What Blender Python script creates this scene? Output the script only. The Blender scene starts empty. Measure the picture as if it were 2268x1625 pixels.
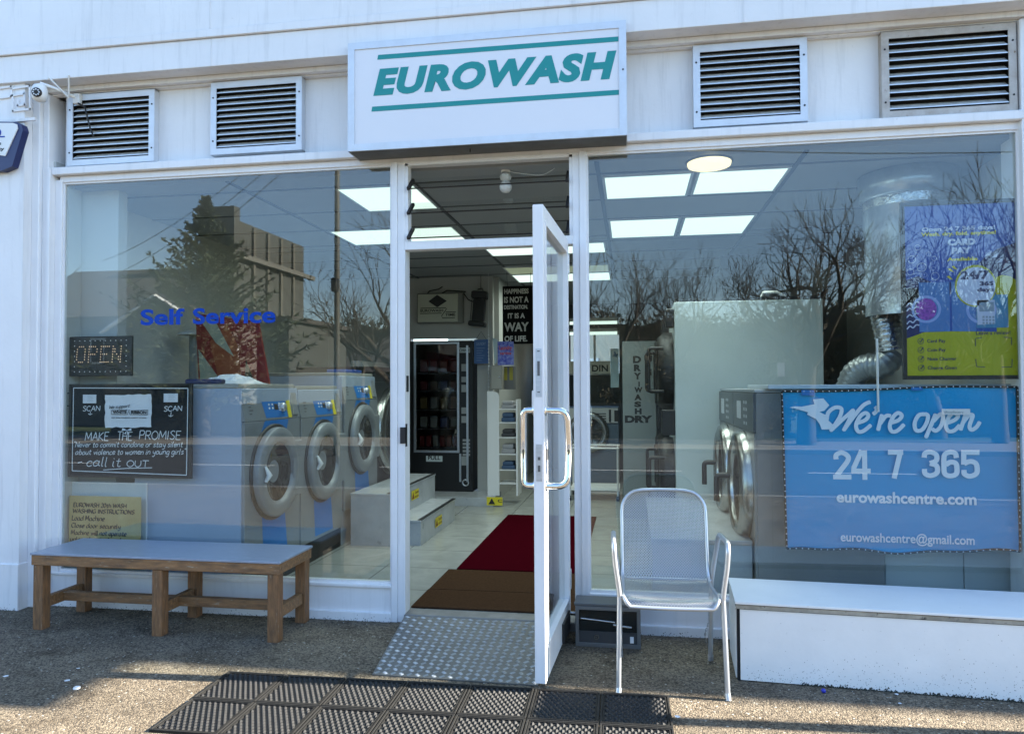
import bpy, math, random
import numpy as np
from mathutils import Vector
random.seed(7)
# ------------------------------------------------------------------ camera, sky, sun, exposure
sc = bpy.context.scene
COL = sc.collection
FW_, YAW, PIT, ROL = .7133, math.radians(9.28), math.radians(1.527), math.radians(-.267)
PW, PH = 2268, 1625                      # units in which the photograph was measured
CAM = np.array([0, -4.3855, 1.45])
_cy, _sy, _cp, _sp = math.cos(YAW), math.sin(YAW), math.cos(PIT), math.sin(PIT)
FWD = np.array([-_sy*_cp, _cy*_cp, _sp]); _r = np.array([_cy, _sy, 0.]); _u = np.cross(_r, FWD)
_c, _s = math.cos(ROL), math.sin(ROL)
RGT, UPV = _c*_r+_s*_u, -_s*_r+_c*_u
cam = bpy.data.cameras.new('camera'); co = bpy.data.objects.new('camera', cam); COL.objects.link(co)
from mathutils import Matrix
m = Matrix.Identity(4)
for i in range(3):
    m[i][0], m[i][1], m[i][2], m[i][3] = RGT[i], UPV[i], -FWD[i], CAM[i]
co.matrix_world = m
cam.sensor_width = 36; cam.lens = 36*FW_; cam.clip_start = .05; cam.clip_end = 900
sc.camera = co
SUN_EL, SUN_AZ = math.radians(28), math.radians(3.3)      # azimuth measured from +X towards +Y (behind the shop)
w = bpy.data.worlds.new('World'); sc.world = w; w.use_nodes = True
nt = w.node_tree; bg = nt.nodes['Background']
sky = nt.nodes.new('ShaderNodeTexSky'); sky.sky_type = 'NISHITA'; sky.sun_disc = False
sky.sun_elevation = SUN_EL; sky.sun_rotation = math.pi/2-SUN_AZ
sky.air_density = 1.0; sky.dust_density = .2; sky.ozone_density = 3.0
nt.links.new(sky.outputs[0], bg.inputs[0]); bg.inputs[1].default_value = .09
sl = bpy.data.lights.new('sun', 'SUN'); sl.energy = 5.0; sl.angle = math.radians(.53); sl.color = (1, .92, .79)
so = bpy.data.objects.new('sun', sl); COL.objects.link(so)
sd = Vector((math.cos(SUN_AZ)*math.cos(SUN_EL), math.sin(SUN_AZ)*math.cos(SUN_EL), math.sin(SUN_EL)))
so.rotation_euler = sd.to_track_quat('Z', 'Y').to_euler(); so.location = (6, 2, 12)
sc.view_settings.view_transform = 'Standard'; sc.view_settings.look = 'None'
sc.view_settings.exposure = 2.66; sc.view_settings.gamma = 1
sc.cycles.max_bounces = 8; sc.cycles.transparent_max_bounces = 24; sc.cycles.diffuse_bounces = 4
sc.cycles.glossy_bounces = 4; sc.cycles.sample_clamp_indirect = 4
sc.cycles.caustics_reflective = False; sc.cycles.caustics_refractive = False
try:
    sc.cycles.use_denoising = True
except Exception:
    pass

# ------------------------------------------------------------------ helpers
def P(px, py, X=None, Y=None, Z=None):
    d = FWD + RGT*(px-PW/2)/(FW_*PW) - UPV*(py-PH/2)/(FW_*PW)
    t = (X-CAM[0])/d[0] if X is not None else (Y-CAM[1])/d[1] if Y is not None else (Z-CAM[2])/d[2]
    return CAM+t*d
def V(px, py, dist):                      # the real place of something seen mirrored in the shop glass
    p = P(px, py, Y=dist); return np.array([p[0], -p[1], p[2]])

class MB:
    def __init__(s): s.v = []; s.f = []; s.sm = []
    def add(s, vs, fs, smooth=False):
        n = len(s.v); s.v += [tuple(map(float, q)) for q in vs]
        s.f += [tuple(i+n for i in f) for f in fs]; s.sm += [smooth]*len(fs); return s
    def box(s, x0, x1, y0, y1, z0, z1, b=0):
        if x0 > x1: x0, x1 = x1, x0
        if y0 > y1: y0, y1 = y1, y0
        if z0 > z1: z0, z1 = z1, z0
        b = min(b, (x1-x0)*.45, (y1-y0)*.45, (z1-z0)*.45)
        if b <= 0:
            return s.add([(x0,y0,z0),(x1,y0,z0),(x1,y1,z0),(x0,y1,z0),(x0,y0,z1),(x1,y0,z1),(x1,y1,z1),(x0,y1,z1)],
                  [(0,3,2,1),(4,5,6,7),(0,1,5,4),(1,2,6,5),(2,3,7,6),(3,0,4,7)])
        # 8-sided rings; the inner ring at top and bottom is cut in by the bevel
        def oct_(i, z):
            e = b*.5
            return [(x0+i+e,y0+i,z),(x1-i-e,y0+i,z),(x1-i,y0+i+e,z),(x1-i,y1-i-e,z),(x1-i-e,y1-i,z),(x0+i+e,y1-i,z),(x0+i,y1-i-e,z),(x0+i,y0+i+e,z)]
        R = [oct_(b*.6, z0), oct_(0, z0+b*.6), oct_(0, z1-b*.6), oct_(b*.6, z1)]
        fs = []
        for k in range(3):
            for i in range(8):
                j = (i+1) % 8; fs.append((k*8+i, k*8+j, k*8+8+j, k*8+8+i))
        fs.append(tuple(range(7, -1, -1))); fs.append(tuple(range(24, 32)))
        return s.add(sum(R, []), fs)
    def quad(s, a, b, c, d): return s.add([a, b, c, d], [(0,1,2,3)])
    def tube(s, pts, r, n=8, cap=True, closed=False):
        pts = [np.array(p, float) for p in pts]; m_ = len(pts)
        rs = r if hasattr(r, '__len__') else [r]*m_
        T = []
        for i in range(m_):
            a = pts[(i-1) % m_] if (i > 0 or closed) else pts[i]; b = pts[(i+1) % m_] if (i < m_-1 or closed) else pts[i]
            t = b-a; T.append(t/(np.linalg.norm(t)+1e-12))
        ref = np.array([0,0,1.]) if abs(T[0][2]) < .9 else np.array([1.,0,0])
        u = np.cross(T[0], ref); u /= np.linalg.norm(u); vs = []
        for i in range(m_):
            u = u-T[i]*(u@T[i]); u /= np.linalg.norm(u)+1e-12; q = np.cross(T[i], u)
            for k in range(n):
                a = 2*math.pi*k/n; vs.append(pts[i]+rs[i]*(math.cos(a)*u+math.sin(a)*q))
        fs = []
        for i in range(m_ if closed else m_-1):
            i2 = (i+1) % m_
            for k in range(n):
                k2 = (k+1) % n; fs.append((i*n+k, i*n+k2, i2*n+k2, i2*n+k))
        s.add(vs, fs, True)
        if cap and not closed:
            s.add(vs[:n], [tuple(range(n-1, -1, -1))]); s.add(vs[-n:], [tuple(range(n))])
        return s
    def lathe(s, o, axis, prof, n=24, smooth=True):   # prof: list of (radius, height along axis)
        o = np.array(o, float); a = np.array(axis, float); a /= np.linalg.norm(a)
        ref = np.array([0,0,1.]) if abs(a[2]) < .9 else np.array([1.,0,0]); u = np.cross(ref, a); u /= np.linalg.norm(u); q = np.cross(a, u)
        vs = []; fs = []
        for r, h in prof:
            for k in range(n):
                t = 2*math.pi*k/n; vs.append(o+a*h+r*(math.cos(t)*u+math.sin(t)*q))
        for i in range(len(prof)-1):
            for k in range(n):
                k2 = (k+1) % n; fs.append((i*n+k, i*n+k2, (i+1)*n+k2, (i+1)*n+k))
        return s.add(vs, fs, smooth)
    def cyl(s, o, axis, r, h, n=24): return s.lathe(o, axis, [(0,0),(r,0)], n, False).lathe(o, axis, [(r,0),(r,h)], n).lathe(o, axis, [(r,h),(0,h)], n, False)
    def poly(s, fr, pts, off=0, th=0):     # 2-D outline in a frame, optional thickness towards the viewer
        a = [fr(u, v, off) for u, v in pts]; n = len(a)
        if th == 0: return s.add(a, [tuple(range(n))])
        b = [fr(u, v, off+th) for u, v in pts]
        return s.add(a+b, [tuple(range(n-1,-1,-1)), tuple(range(n, 2*n))]+[(i, (i+1) % n, n+(i+1) % n, n+i) for i in range(n)])
    def xf(s, fn): s.v = [tuple(fn(*q)) for q in s.v]; return s

def frame(o, u=(1,0,0), v=(0,0,1), n=(0,-1,0)):
    o, u, v, n = [np.array(q, float) for q in (o, u, v, n)]
    return lambda a, b, c=0: o+u*a+v*b+n*c
def rect(u0, u1, v0, v1): return [(u0,v0),(u1,v0),(u1,v1),(u0,v1)]
def circ(cu, cv, r, n=24, ru=None, a0=0, a1=2*math.pi): return [(cu+(ru or r)*math.cos(a0+(a1-a0)*k/n), cv+r*math.sin(a0+(a1-a0)*k/n)) for k in range(n if abs(a1-a0) > 6.28 else n+1)]
def ringp(mb, fr, cu, cv, r0, r1, off=0, n=24):
    a = circ(cu, cv, r0, n); b = circ(cu, cv, r1, n)
    for i in range(n):
        j = (i+1) % n; mb.poly(fr, [a[i], a[j], b[j], b[i]], off)

ROOT = {}
def link(o): COL.objects.link(o); return o
def mesh(name, mb, mats, parent=None, world=True):
    me = bpy.data.meshes.new(name); off = np.zeros(3)
    if parent is not None and world: off = np.array(ROOT[parent.name])
    me.from_pydata([tuple(np.array(q)-off) for q in mb.v], [], mb.f)
    if any(mb.sm): me.polygons.foreach_set('use_smooth', mb.sm)
    me.materials.append(mats); me.update()
    o = link(bpy.data.objects.new(name, me)); o.parent = parent
    if parent is not None: ROOT[o.name] = tuple(off)
    return o
def tag(o, label, cat, group=None, kind=None):
    o['label'] = label; o['category'] = cat
    if group: o['group'] = group
    if kind: o['kind'] = kind
    return o
def thing(name, label, cat, loc, group=None, rotz=0):
    o = link(bpy.data.objects.new(name, None)); o.location = tuple(map(float, loc)); o.rotation_euler = (0,0,rotz); o.empty_display_size = .1
    ROOT[o.name] = tuple(map(float, loc)); return tag(o, label, cat, group)
def solo(name, mb, mat_, label, cat, group=None, kind=None): return tag(mesh(name, mb, mat_), label, cat, group, kind)
def struct(name, mb, mat_, label=None):
    o = mesh(name, mb, mat_); o['kind'] = 'structure'
    if label: o['label'] = label
    return o
def copy_tree(o, parent=None):
    c = o.copy(); link(c)
    if parent is not None: c.parent = parent
    for ch in list(o.children): copy_tree(ch, c)
    return c

# --- text
_cap = {}
def text_geo(t, bold=0, shear=0, space=1.0):
    cu = bpy.data.curves.new('t', 'FONT'); cu.body = t; cu.offset = bold; cu.shear = shear; cu.space_character = space; cu.fill_mode = 'FRONT'; cu.resolution_u = 4
    o = bpy.data.objects.new('t', cu); link(o); dg = bpy.context.evaluated_depsgraph_get(); dg.update()
    me = bpy.data.meshes.new_from_object(o.evaluated_get(dg)); v = np.array([q.co[:] for q in me.vertices]); f = [tuple(p.vertices) for p in me.polygons]
    bpy.data.objects.remove(o); bpy.data.curves.remove(cu); bpy.data.meshes.remove(me); return v, f
def text(mb, t, fr, u0, u1, v0, cap, bold=0, shear=0, space=1.0, off=0, th=0, center=None, flat=True):
    v, f = text_geo(t, bold, shear, space)
    if bold not in _cap:
        hv = text_geo('H', bold)[0]; _cap[bold] = (hv[:,1].min(), hv[:,1].max())
    c0, c1 = _cap[bold]; x0, x1 = v[:,0].min(), v[:,0].max(); k = cap/(c1-c0)
    if u1 is None: sx = k; 
    else: sx = (u1-u0)/(x1-x0)
    if center is not None: u0 = center-(x1-x0)*sx/2
    mb.add([fr(u0+(q[0]-x0)*sx, v0+(q[1]-c0)*k, off) for q in v], f)
    return mb
# --- single-stroke hand lettering: x-height 4, cap 7, descender -3; '~' = smooth stroke
G = {
'a':(4.6,'~3.4 3.2 2 4 .5 2.6 .6 .6 1.8 0 3.2 1.4 3.5 4|~3.5 4 3.3 1 4.3 .2'),'b':(4,'.6 7 .5 .3|~.5 2.5 2 4 3.4 2.6 3 .5 1.6 0 .5 .8'),
'c':(3.7,'~3.2 3.2 2 4 .6 2.6 .6 1 1.8 0 3.3 .8'),'d':(4.4,'~3.4 3.2 2 4 .5 2.6 .6 .6 1.8 0 3.4 1.2|3.7 7 3.5 3 3.6 .2'),
'e':(3.9,'~.6 2 3.3 2.5 2.6 4 1 3.6 .5 1.6 1.6 0 3.6 .8'),'f':(3.4,'~3.4 6.6 2.4 7 1.6 5.5 1.5 0|.3 4 3 4'),
'g':(4.2,'~3.4 3.2 2 4 .5 2.6 .6 .6 1.8 0 3.2 1.4|~3.5 4 3.4 -1.5 2 -3 .6 -2.2'),'h':(4,'.6 7 .5 0|~.5 2.6 2 4 3.2 3 3.3 0'),
'i':(1.9,'~.6 4 .6 .6 1.4 0|.6 5.5 .7 6.1'),'l':(2,'~.6 7 .6 .6 1.4 0'),'m':(5.6,'.5 4 .5 0|~.5 2.8 1.7 4 2.5 3 2.5 0|~2.5 2.8 3.8 4 4.7 3 4.9 0'),
'n':(4.1,'.5 4 .5 0|~.5 2.6 2 4 3.2 3 3.4 0'),'o':(4.1,'~2 4 .5 2.6 .6 .8 2 0 3.5 1.2 3.3 3.2 2 4'),'p':(4.1,'.5 4 .4 -3|~.5 2.5 2 4 3.4 2.6 3 .5 1.6 0 .5 .8'),
'r':(3.2,'.5 4 .5 0|~.5 2.4 1.6 3.8 2.8 3.8'),'s':(3.6,'~3 3.5 1.8 4 .8 3 2 2 3 1 1.8 0 .4 .6'),'t':(3.4,'~1.5 6 1.4 .8 2.2 0 3 .4|.3 4 2.8 4'),
'u':(4.3,'~.5 4 .6 .8 1.8 0 3.3 1.4|~3.4 4 3.4 .6 4.1 0'),'v':(3.9,'.4 4 1.8 0 3.4 4'),'w':(5.5,'.4 4 1.4 0 2.6 3.4 3.7 0 5 4'),'y':(4,'~.5 4 .7 2 1.9 1 3.3 2|~3.4 4 3 -1.6 1.8 -3 .4 -2.4'),
'A':(4.6,'.2 0 2.2 7 4.2 0|1 2.5 3.5 2.5'),'C':(4.5,'~3.8 6 2.2 7 .4 5 .4 2 2.2 0 3.9 1.2'),'E':(4.2,'3.5 7 .5 7 .5 0 3.6 0|.5 3.7 2.9 3.7'),
'G':(4.8,'~3.8 6 2.2 7 .4 5 .4 2 2.2 0 4 1.2|2.5 3 4 3 4 .6'),'H':(4.7,'.5 7 .5 0|4 7 4 0|.5 3.7 4 3.7'),'I':(1.6,'.6 7 .6 0'),
'K':(4.4,'.5 7 .5 0|3.6 7 .6 3.4 4 0'),'L':(3.9,'.5 7 .5 0 3.6 0'),'M':(6,'.4 0 .9 7 2.8 1.5 4.8 7 5.3 0'),'N':(5,'.5 0 .5 7 4.2 0 4.2 7'),
'O':(5,'~2.4 7 .5 5 .5 2 2.4 0 4.4 2 4.4 5 2.4 7'),'P':(4.2,'.5 0 .5 7|~.5 7 3 7 3.8 5.4 2.8 3.6 .5 3.4'),'R':(4.5,'.5 0 .5 7|~.5 7 3 7 3.8 5.4 2.8 3.7 .5 3.5|1.8 3.5 4 0'),
'S':(4.2,'~3.6 6.2 2.2 7 .7 5.6 2 3.8 3.6 2 2.2 0 .4 .9'),'T':(4.3,'.2 7 4.2 7|2.2 7 2.2 0'),'U':(4.7,'~.5 7 .5 2 2.2 0 4 2 4 7'),'W':(6.6,'.2 7 1.6 0 3.2 6 4.8 0 6.3 7'),
'0':(4.2,'~2 7 .5 5 .5 2 2 0 3.6 2 3.6 5 2 7'),'2':(4,'~.4 5.6 1.8 7 3.4 5.4 2 2.6 .4 0|.4 0 3.6 0'),' ':(2.2,''),'-':(3,'.3 2.6 2.6 3.4'),'"':(2.2,'.5 7.6 .4 6|1.5 7.6 1.4 6'),"'":(1.4,'.8 7 .3 5.4'),
'>':(3,'1.5 7 1.5 0|.3 2 1.5 0 2.8 2')}
def smooth_pts(p, n=5):
    p = [np.array(q) for q in p]
    if len(p) < 3: return p
    closed = np.allclose(p[0], p[-1]); o = []
    for i in range(len(p)-1):
        a = p[i-1] if i > 0 else (p[-2] if closed else p[0]); b, c = p[i], p[i+1]; d = p[i+2] if i+2 < len(p) else (p[1] if closed else p[-1])
        for k in range(n):
            t = k/n; o.append(.5*((2*b)+(c-a)*t+(2*a-5*b+4*c-d)*t*t+(3*b-a-3*c+d)*t**3))
    o.append(p[-1]); return o
def ribbon(mb, fr, pts, wid, off=0, nib=None, taper=False):
    pts = [np.array(q, float) for q in pts]; n = len(pts); vs = []
    for i in range(n):
        t = pts[min(i+1, n-1)]-pts[max(i-1, 0)]; t = t/(np.linalg.norm(t)+1e-9); q = np.array([-t[1], t[0]])
        ww = wid
        if nib is not None: ww = wid*(.28+.72*abs(t[0]*math.sin(nib)-t[1]*math.cos(nib)))
        if taper and (i == 0 or i == n-1): ww *= .55
        oo = off+.00003*i; vs += [fr(*(pts[i]+q*ww/2), oo), fr(*(pts[i]-q*ww/2), oo)]
    mb.add(vs, [(2*i, 2*i+1, 2*i+3, 2*i+2) for i in range(n-1)])
def hand(mb, t, fr, u0, u1, v0, xh, wid, slant=.15, nib=None, off=0, jit=0, taper=False, rise=0, rnd=random.Random(3)):
    tot = sum(G[c][0] for c in t); k = xh/4; sx = (u1-u0)/tot; x = 0; z = 0
    for c in t:
        wd, st = G[c]; jy = rnd.uniform(-jit, jit)
        for s_ in st.split('|'):
            if not s_: continue
            sm = s_[0] == '~'; q = [float(a) for a in s_.lstrip('~').split()]; pts = list(zip(q[::2], q[1::2]))
            if sm: pts = smooth_pts(pts)
            elif len(pts) > 2:
                pp = []
                for a, b in zip(pts[:-1], pts[1:]):
                    a = np.array(a); b = np.array(b); pp += [a, a+(b-a)*.12, a+(b-a)*.88]
                pts = pp+[np.array(pts[-1])]
            uv = [(u0+(x+p[0])*sx+(p[1]+jy)*k*slant, v0+(p[1]+jy)*k+rise*(x/tot)) for p in pts]
            z += 1; ribbon(mb, fr, uv, wid, off+(z % 3)*.00025, nib, taper)
        x += wd
    return mb

# --- materials
def rgb(c):
    if isinstance(c, str):
        c = [int(c[i:i+2], 16)/255 for i in (1,3,5)]; c = [x/12.92 if x <= .04045 else ((x+.055)/1.055)**2.4 for x in c]
    return (*c, 1)
def mat(name, col, rough=.5, metal=0, col2=None, scale=8, mix=.5, bump=0, bscale=60, stretch=(1,1,1), emit=None, spots=None, spot_scale=40, spot_th=.7, spec=None, rot=(0,0,0), streak=None):
    M = bpy.data.materials.new(name); M.use_nodes = True; N = M.node_tree.nodes; L = M.node_tree.links; b = N['Principled BSDF']
    b.inputs['Base Color'].default_value = rgb(col); b.inputs['Roughness'].default_value = rough; b.inputs['Metallic'].default_value = metal
    if spec is not None: b.inputs['Specular IOR Level'].default_value = spec
    tc = N.new('ShaderNodeTexCoord'); mp = N.new('ShaderNodeMapping'); mp.inputs['Scale'].default_value = stretch; mp.inputs['Rotation'].default_value = rot; L.new(tc.outputs['Object'], mp.inputs[0])
    last = None
    if col2 is not None:
        n = N.new('ShaderNodeTexNoise'); n.inputs['Scale'].default_value = scale; n.inputs['Detail'].default_value = 8; n.inputs['Roughness'].default_value = .62; L.new(mp.outputs[0], n.inputs[0])
        r = N.new('ShaderNodeValToRGB'); r.color_ramp.elements[0].position = .5-.3*(1-mix)-.02; r.color_ramp.elements[1].position = .5+.3*(1-mix)+.02
        r.color_ramp.elements[0].color = rgb(col2); r.color_ramp.elements[1].color = rgb(col); L.new(n.outputs[0], r.inputs[0]); last = r.outputs[0]
    if spots is not None:
        n2 = N.new('ShaderNodeTexNoise'); n2.inputs['Scale'].default_value = spot_scale; n2.inputs['Detail'].default_value = 6; n2.inputs['Roughness'].default_value = .7; L.new(mp.outputs[0], n2.inputs[0])
        r2 = N.new('ShaderNodeValToRGB'); r2.color_ramp.elements[0].position = spot_th; r2.color_ramp.elements[1].position = spot_th+.08; L.new(n2.outputs[0], r2.inputs[0])
        mx = N.new('ShaderNodeMixRGB'); mx.inputs[2].default_value = rgb(spots); L.new(r2.outputs[0], mx.inputs[0])
        if last: L.new(last, mx.inputs[1])
        else: mx.inputs[1].default_value = rgb(col)
        last = mx.outputs[0]
    if streak is not None:
        ms = N.new('ShaderNodeMapping'); ms.inputs['Scale'].default_value = (7,7,.55); L.new(tc.outputs['Object'], ms.inputs[0]); n4 = N.new('ShaderNodeTexNoise'); n4.inputs['Scale'].default_value = 2.6; n4.inputs['Detail'].default_value = 7; n4.inputs['Roughness'].default_value = .65; L.new(ms.outputs[0], n4.inputs[0])
        r4 = N.new('ShaderNodeValToRGB'); r4.color_ramp.elements[0].position = .52; r4.color_ramp.elements[1].position = .78; r4.color_ramp.elements[1].color = (.62,.62,.62,1); L.new(n4.outputs[0], r4.inputs[0])
        m4 = N.new('ShaderNodeMixRGB'); m4.inputs[2].default_value = rgb(streak); L.new(r4.outputs[0], m4.inputs[0])
        if last: L.new(last, m4.inputs[1])
        else: m4.inputs[1].default_value = rgb(col)
        last = m4.outputs[0]
    if last: L.new(last, b.inputs['Base Color'])
    if bump:
        n3 = N.new('ShaderNodeTexNoise'); n3.inputs['Scale'].default_value = bscale; n3.inputs['Detail'].default_value = 5; L.new(mp.outputs[0], n3.inputs[0])
        bp = N.new('ShaderNodeBump'); bp.inputs['Strength'].default_value = bump; bp.inputs['Distance'].default_value = .01; L.new(n3.outputs[0], bp.inputs['Height']); L.new(bp.outputs[0], b.inputs['Normal'])
    if emit: b.inputs['Emission Color'].default_value = rgb(emit[0]); b.inputs['Emission Strength'].default_value = emit[1]
    return M
def glass_mat(name, tint=(.93,.96,.955), ior=1.6, rough=0.0):
    M = bpy.data.materials.new(name); M.use_nodes = True; N = M.node_tree.nodes; L = M.node_tree.links; N.remove(N['Principled BSDF'])
    t = N.new('ShaderNodeBsdfTransparent'); t.inputs[0].default_value = (*tint, 1); g = N.new('ShaderNodeBsdfGlossy'); g.inputs['Roughness'].default_value = rough
    fr = N.new('ShaderNodeFresnel'); ge = N.new('ShaderNodeNewGeometry'); mi = N.new('ShaderNodeMix'); mi.inputs[2].default_value = ior; mi.inputs[3].default_value = 1/ior
    L.new(ge.outputs['Backfacing'], mi.inputs[0]); L.new(mi.outputs[0], fr.inputs[0]); mx = N.new('ShaderNodeMixShader'); L.new(fr.outputs[0], mx.inputs[0]); L.new(t.outputs[0], mx.inputs[1]); L.new(g.outputs[0], mx.inputs[2])
    L.new(mx.outputs[0], N['Material Output'].inputs[0]); return M
def ground_mat():
    M = bpy.data.materials.new('aggregate paving'); M.use_nodes = True; N = M.node_tree.nodes; L = M.node_tree.links; b = N['Principled BSDF']; b.inputs['Roughness'].default_value = .9; b.inputs['Specular IOR Level'].default_value = .2
    tc = N.new('ShaderNodeTexCoord'); vo = N.new('ShaderNodeTexVoronoi'); vo.inputs['Scale'].default_value = 125; L.new(tc.outputs['Object'], vo.inputs[0])
    r = N.new('ShaderNodeValToRGB'); e = r.color_ramp.elements; e[0].color = rgb((.062,.051,.039)); e[1].color = rgb((.26,.215,.155)); e[0].position = .0; e[1].position = 1
    k = r.color_ramp.elements.new(.5); k.color = rgb((.165,.133,.095))
    sp = N.new('ShaderNodeSeparateColor'); L.new(vo.outputs['Color'], sp.inputs[0]); L.new(sp.outputs[0], r.inputs[0])
    n = N.new('ShaderNodeTexNoise'); n.inputs['Scale'].default_value = 1.3; n.inputs['Detail'].default_value = 5; L.new(tc.outputs['Object'], n.inputs[0])
    r2 = N.new('ShaderNodeValToRGB'); r2.color_ramp.elements[0].position = .35; r2.color_ramp.elements[0].color = (.72,.72,.72,1); r2.color_ramp.elements[1].position = .65; r2.color_ramp.elements[1].color = (1,1,1,1); L.new(n.outputs[0], r2.inputs[0])
    mx = N.new('ShaderNodeMixRGB'); mx.blend_type = 'MULTIPLY'; mx.inputs[0].default_value = 1; L.new(r.outputs[0], mx.inputs[1]); L.new(r2.outputs[0], mx.inputs[2]); n5 = N.new('ShaderNodeTexNoise'); n5.inputs['Scale'].default_value = 4.5; n5.inputs['Detail'].default_value = 6; n5.inputs['Roughness'].default_value = .7; L.new(tc.outputs['Object'], n5.inputs[0])
    r5 = N.new('ShaderNodeValToRGB'); r5.color_ramp.elements[0].position = .30; r5.color_ramp.elements[0].color = (.55,.53,.5,1); r5.color_ramp.elements[1].position = .52; r5.color_ramp.elements[1].color = (1,1,1,1); L.new(n5.outputs[0], r5.inputs[0])
    m5 = N.new('ShaderNodeMixRGB'); m5.blend_type = 'MULTIPLY'; m5.inputs[0].default_value = 1; L.new(mx.outputs[0], m5.inputs[1]); L.new(r5.outputs[0], m5.inputs[2])
    g5 = N.new('ShaderNodeMath'); g5.operation = 'GREATER_THAN'; g5.inputs[1].default_value = .992; L.new(sp.outputs[1], g5.inputs[0]); m6 = N.new('ShaderNodeMixRGB'); m6.inputs[2].default_value = (.36,.34,.29,1); L.new(g5.outputs[0], m6.inputs[0]); L.new(m5.outputs[0], m6.inputs[1])
    L.new(m6.outputs[0], b.inputs['Base Color'])
    bp = N.new('ShaderNodeBump'); bp.inputs['Strength'].default_value = 1; bp.inputs['Distance'].default_value = .004; bp.invert = True; L.new(vo.outputs['Distance'], bp.inputs['Height']); L.new(bp.outputs[0], b.inputs['Normal'])
    return M
def tile_mat(name, c, c2, grout, size, off=(0,0,0), vein=None, rough=.25, axis='XY'):
    M = bpy.data.materials.new(name); M.use_nodes = True; N = M.node_tree.nodes; L = M.node_tree.links; b = N['Principled BSDF']; b.inputs['Roughness'].default_value = rough
    tc = N.new('ShaderNodeTexCoord'); mp = N.new('ShaderNodeMapping'); mp.inputs['Location'].default_value = off; L.new(tc.outputs['Object'], mp.inputs[0])
    br = N.new('ShaderNodeTexBrick'); br.offset = 0; br.inputs['Scale'].default_value = 1; br.inputs['Brick Width'].default_value = size; br.inputs['Row Height'].default_value = size; br.inputs['Mortar Size'].default_value = .006
    br.inputs['Mortar'].default_value = rgb(grout); L.new(mp.outputs[0], br.inputs[0])
    n = N.new('ShaderNodeTexNoise'); n.inputs['Scale'].default_value = 4; n.inputs['Detail'].default_value = 8; n.inputs['Distortion'].default_value = 1.5; L.new(tc.outputs['Object'], n.inputs[0])
    r = N.new('ShaderNodeValToRGB'); r.color_ramp.elements[0].position = .3; r.color_ramp.elements[1].position = .7; r.color_ramp.elements[0].color = rgb(c2); r.color_ramp.elements[1].color = rgb(c); L.new(n.outputs[0], r.inputs[0])
    L.new(r.outputs[0], br.inputs['Color1']); L.new(r.outputs[0], br.inputs['Color2']); L.new(br.outputs[0], b.inputs['Base Color']); return M
def perf_mat(name, col, pitch=.0085, rad=.0029):
    M = bpy.data.materials.new(name); M.use_nodes = True; N = M.node_tree.nodes; L = M.node_tree.links; b = N['Principled BSDF']; b.inputs['Base Color'].default_value = rgb(col); b.inputs['Metallic'].default_value = .55; b.inputs['Roughness'].default_value = .42
    uv = N.new('ShaderNodeUVMap'); mp = N.new('ShaderNodeMapping'); mp.inputs['Rotation'].default_value = (0,0,math.radians(45)); L.new(uv.outputs[0], mp.inputs[0]); vo = N.new('ShaderNodeTexVoronoi'); vo.voronoi_dimensions = '2D'; vo.inputs['Scale'].default_value = 1/pitch; vo.inputs['Randomness'].default_value = 0; L.new(mp.outputs[0], vo.inputs[0])
    lt = N.new('ShaderNodeMath'); lt.operation = 'LESS_THAN'; lt.inputs[1].default_value = rad/pitch; L.new(vo.outputs['Distance'], lt.inputs[0])
    t = N.new('ShaderNodeBsdfTransparent'); mx = N.new('ShaderNodeMixShader'); L.new(lt.outputs[0], mx.inputs[0]); L.new(b.outputs[0], mx.inputs[1]); L.new(t.outputs[0], mx.inputs[2]); L.new(mx.outputs[0], N['Material Output'].inputs[0]); return M

WHITE = mat('white masonry paint', (.80,.79,.785), .55, col2=(.72,.71,.705), scale=2.2, mix=.2, bump=.12, bscale=35, spots=(.40,.38,.35), spot_scale=16, spot_th=.70, streak=(.53,.525,.52))
WHITE2 = mat('white gloss joinery paint', (.80,.79,.785), .32, col2=(.74,.73,.725), scale=5, mix=.3, bump=.05, bscale=20, spots=(.33,.31,.29), spot_scale=30, spot_th=.70, streak=(.60,.595,.59))
WHITED = mat('white painted board with mould', (.78,.785,.77), .45, col2=(.70,.71,.70), scale=4, mix=.3, spots=(.30,.30,.28), spot_scale=55, spot_th=.655, bump=.05)
MOULD = mat('mouldy board edge', (.40,.37,.30), .8, col2=(.20,.185,.15), scale=10, mix=.4, spots=(.025,.025,.022), spot_scale=18, spot_th=.57)
ALU = mat('brushed aluminium', (.60,.63,.66), .38, .75, col2=(.48,.50,.53), scale=14, mix=.3, stretch=(1,1,6))
ALUP = mat('pale anodised trim', (.66,.69,.73), .45, .35, col2=(.58,.6,.63), scale=12, mix=.3)
STEEL = mat('stainless steel', (.42,.42,.41), .27, 1, col2=(.33,.33,.32), scale=30, mix=.3)
CHROME = mat('polished chrome', (.80,.80,.80), .06, 1)
BLACK = mat('black plastic', (.009,.009,.0095), .5)
VBLACK = mat('dark void', (.006,.006,.006), .9)
SLAT = mat('galvanised slat', (.60,.59,.57), .6, .1, col2=(.38,.36,.33), scale=25, mix=.4)
GREEN = mat('teal vinyl', (.004,.235,.225), .35)
FACE = mat('opal sign face', (.74,.73,.745), .25, col2=(.71,.70,.715), scale=2, mix=.2)
DGREY = mat('sign underside', (.13,.135,.14), .5, .3, col2=(.09,.09,.09), scale=8)
BLUEV = mat('royal blue vinyl', (.0005,.045,.34), .6, spec=.2)
GLASS = glass_mat('shop glass', ior=1.67)
GLASS2 = glass_mat('clear glass', (.95,.97,.965), ior=1.5); GLASS3 = glass_mat('louvre glass', (.96,.975,.97), ior=1.28)
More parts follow.
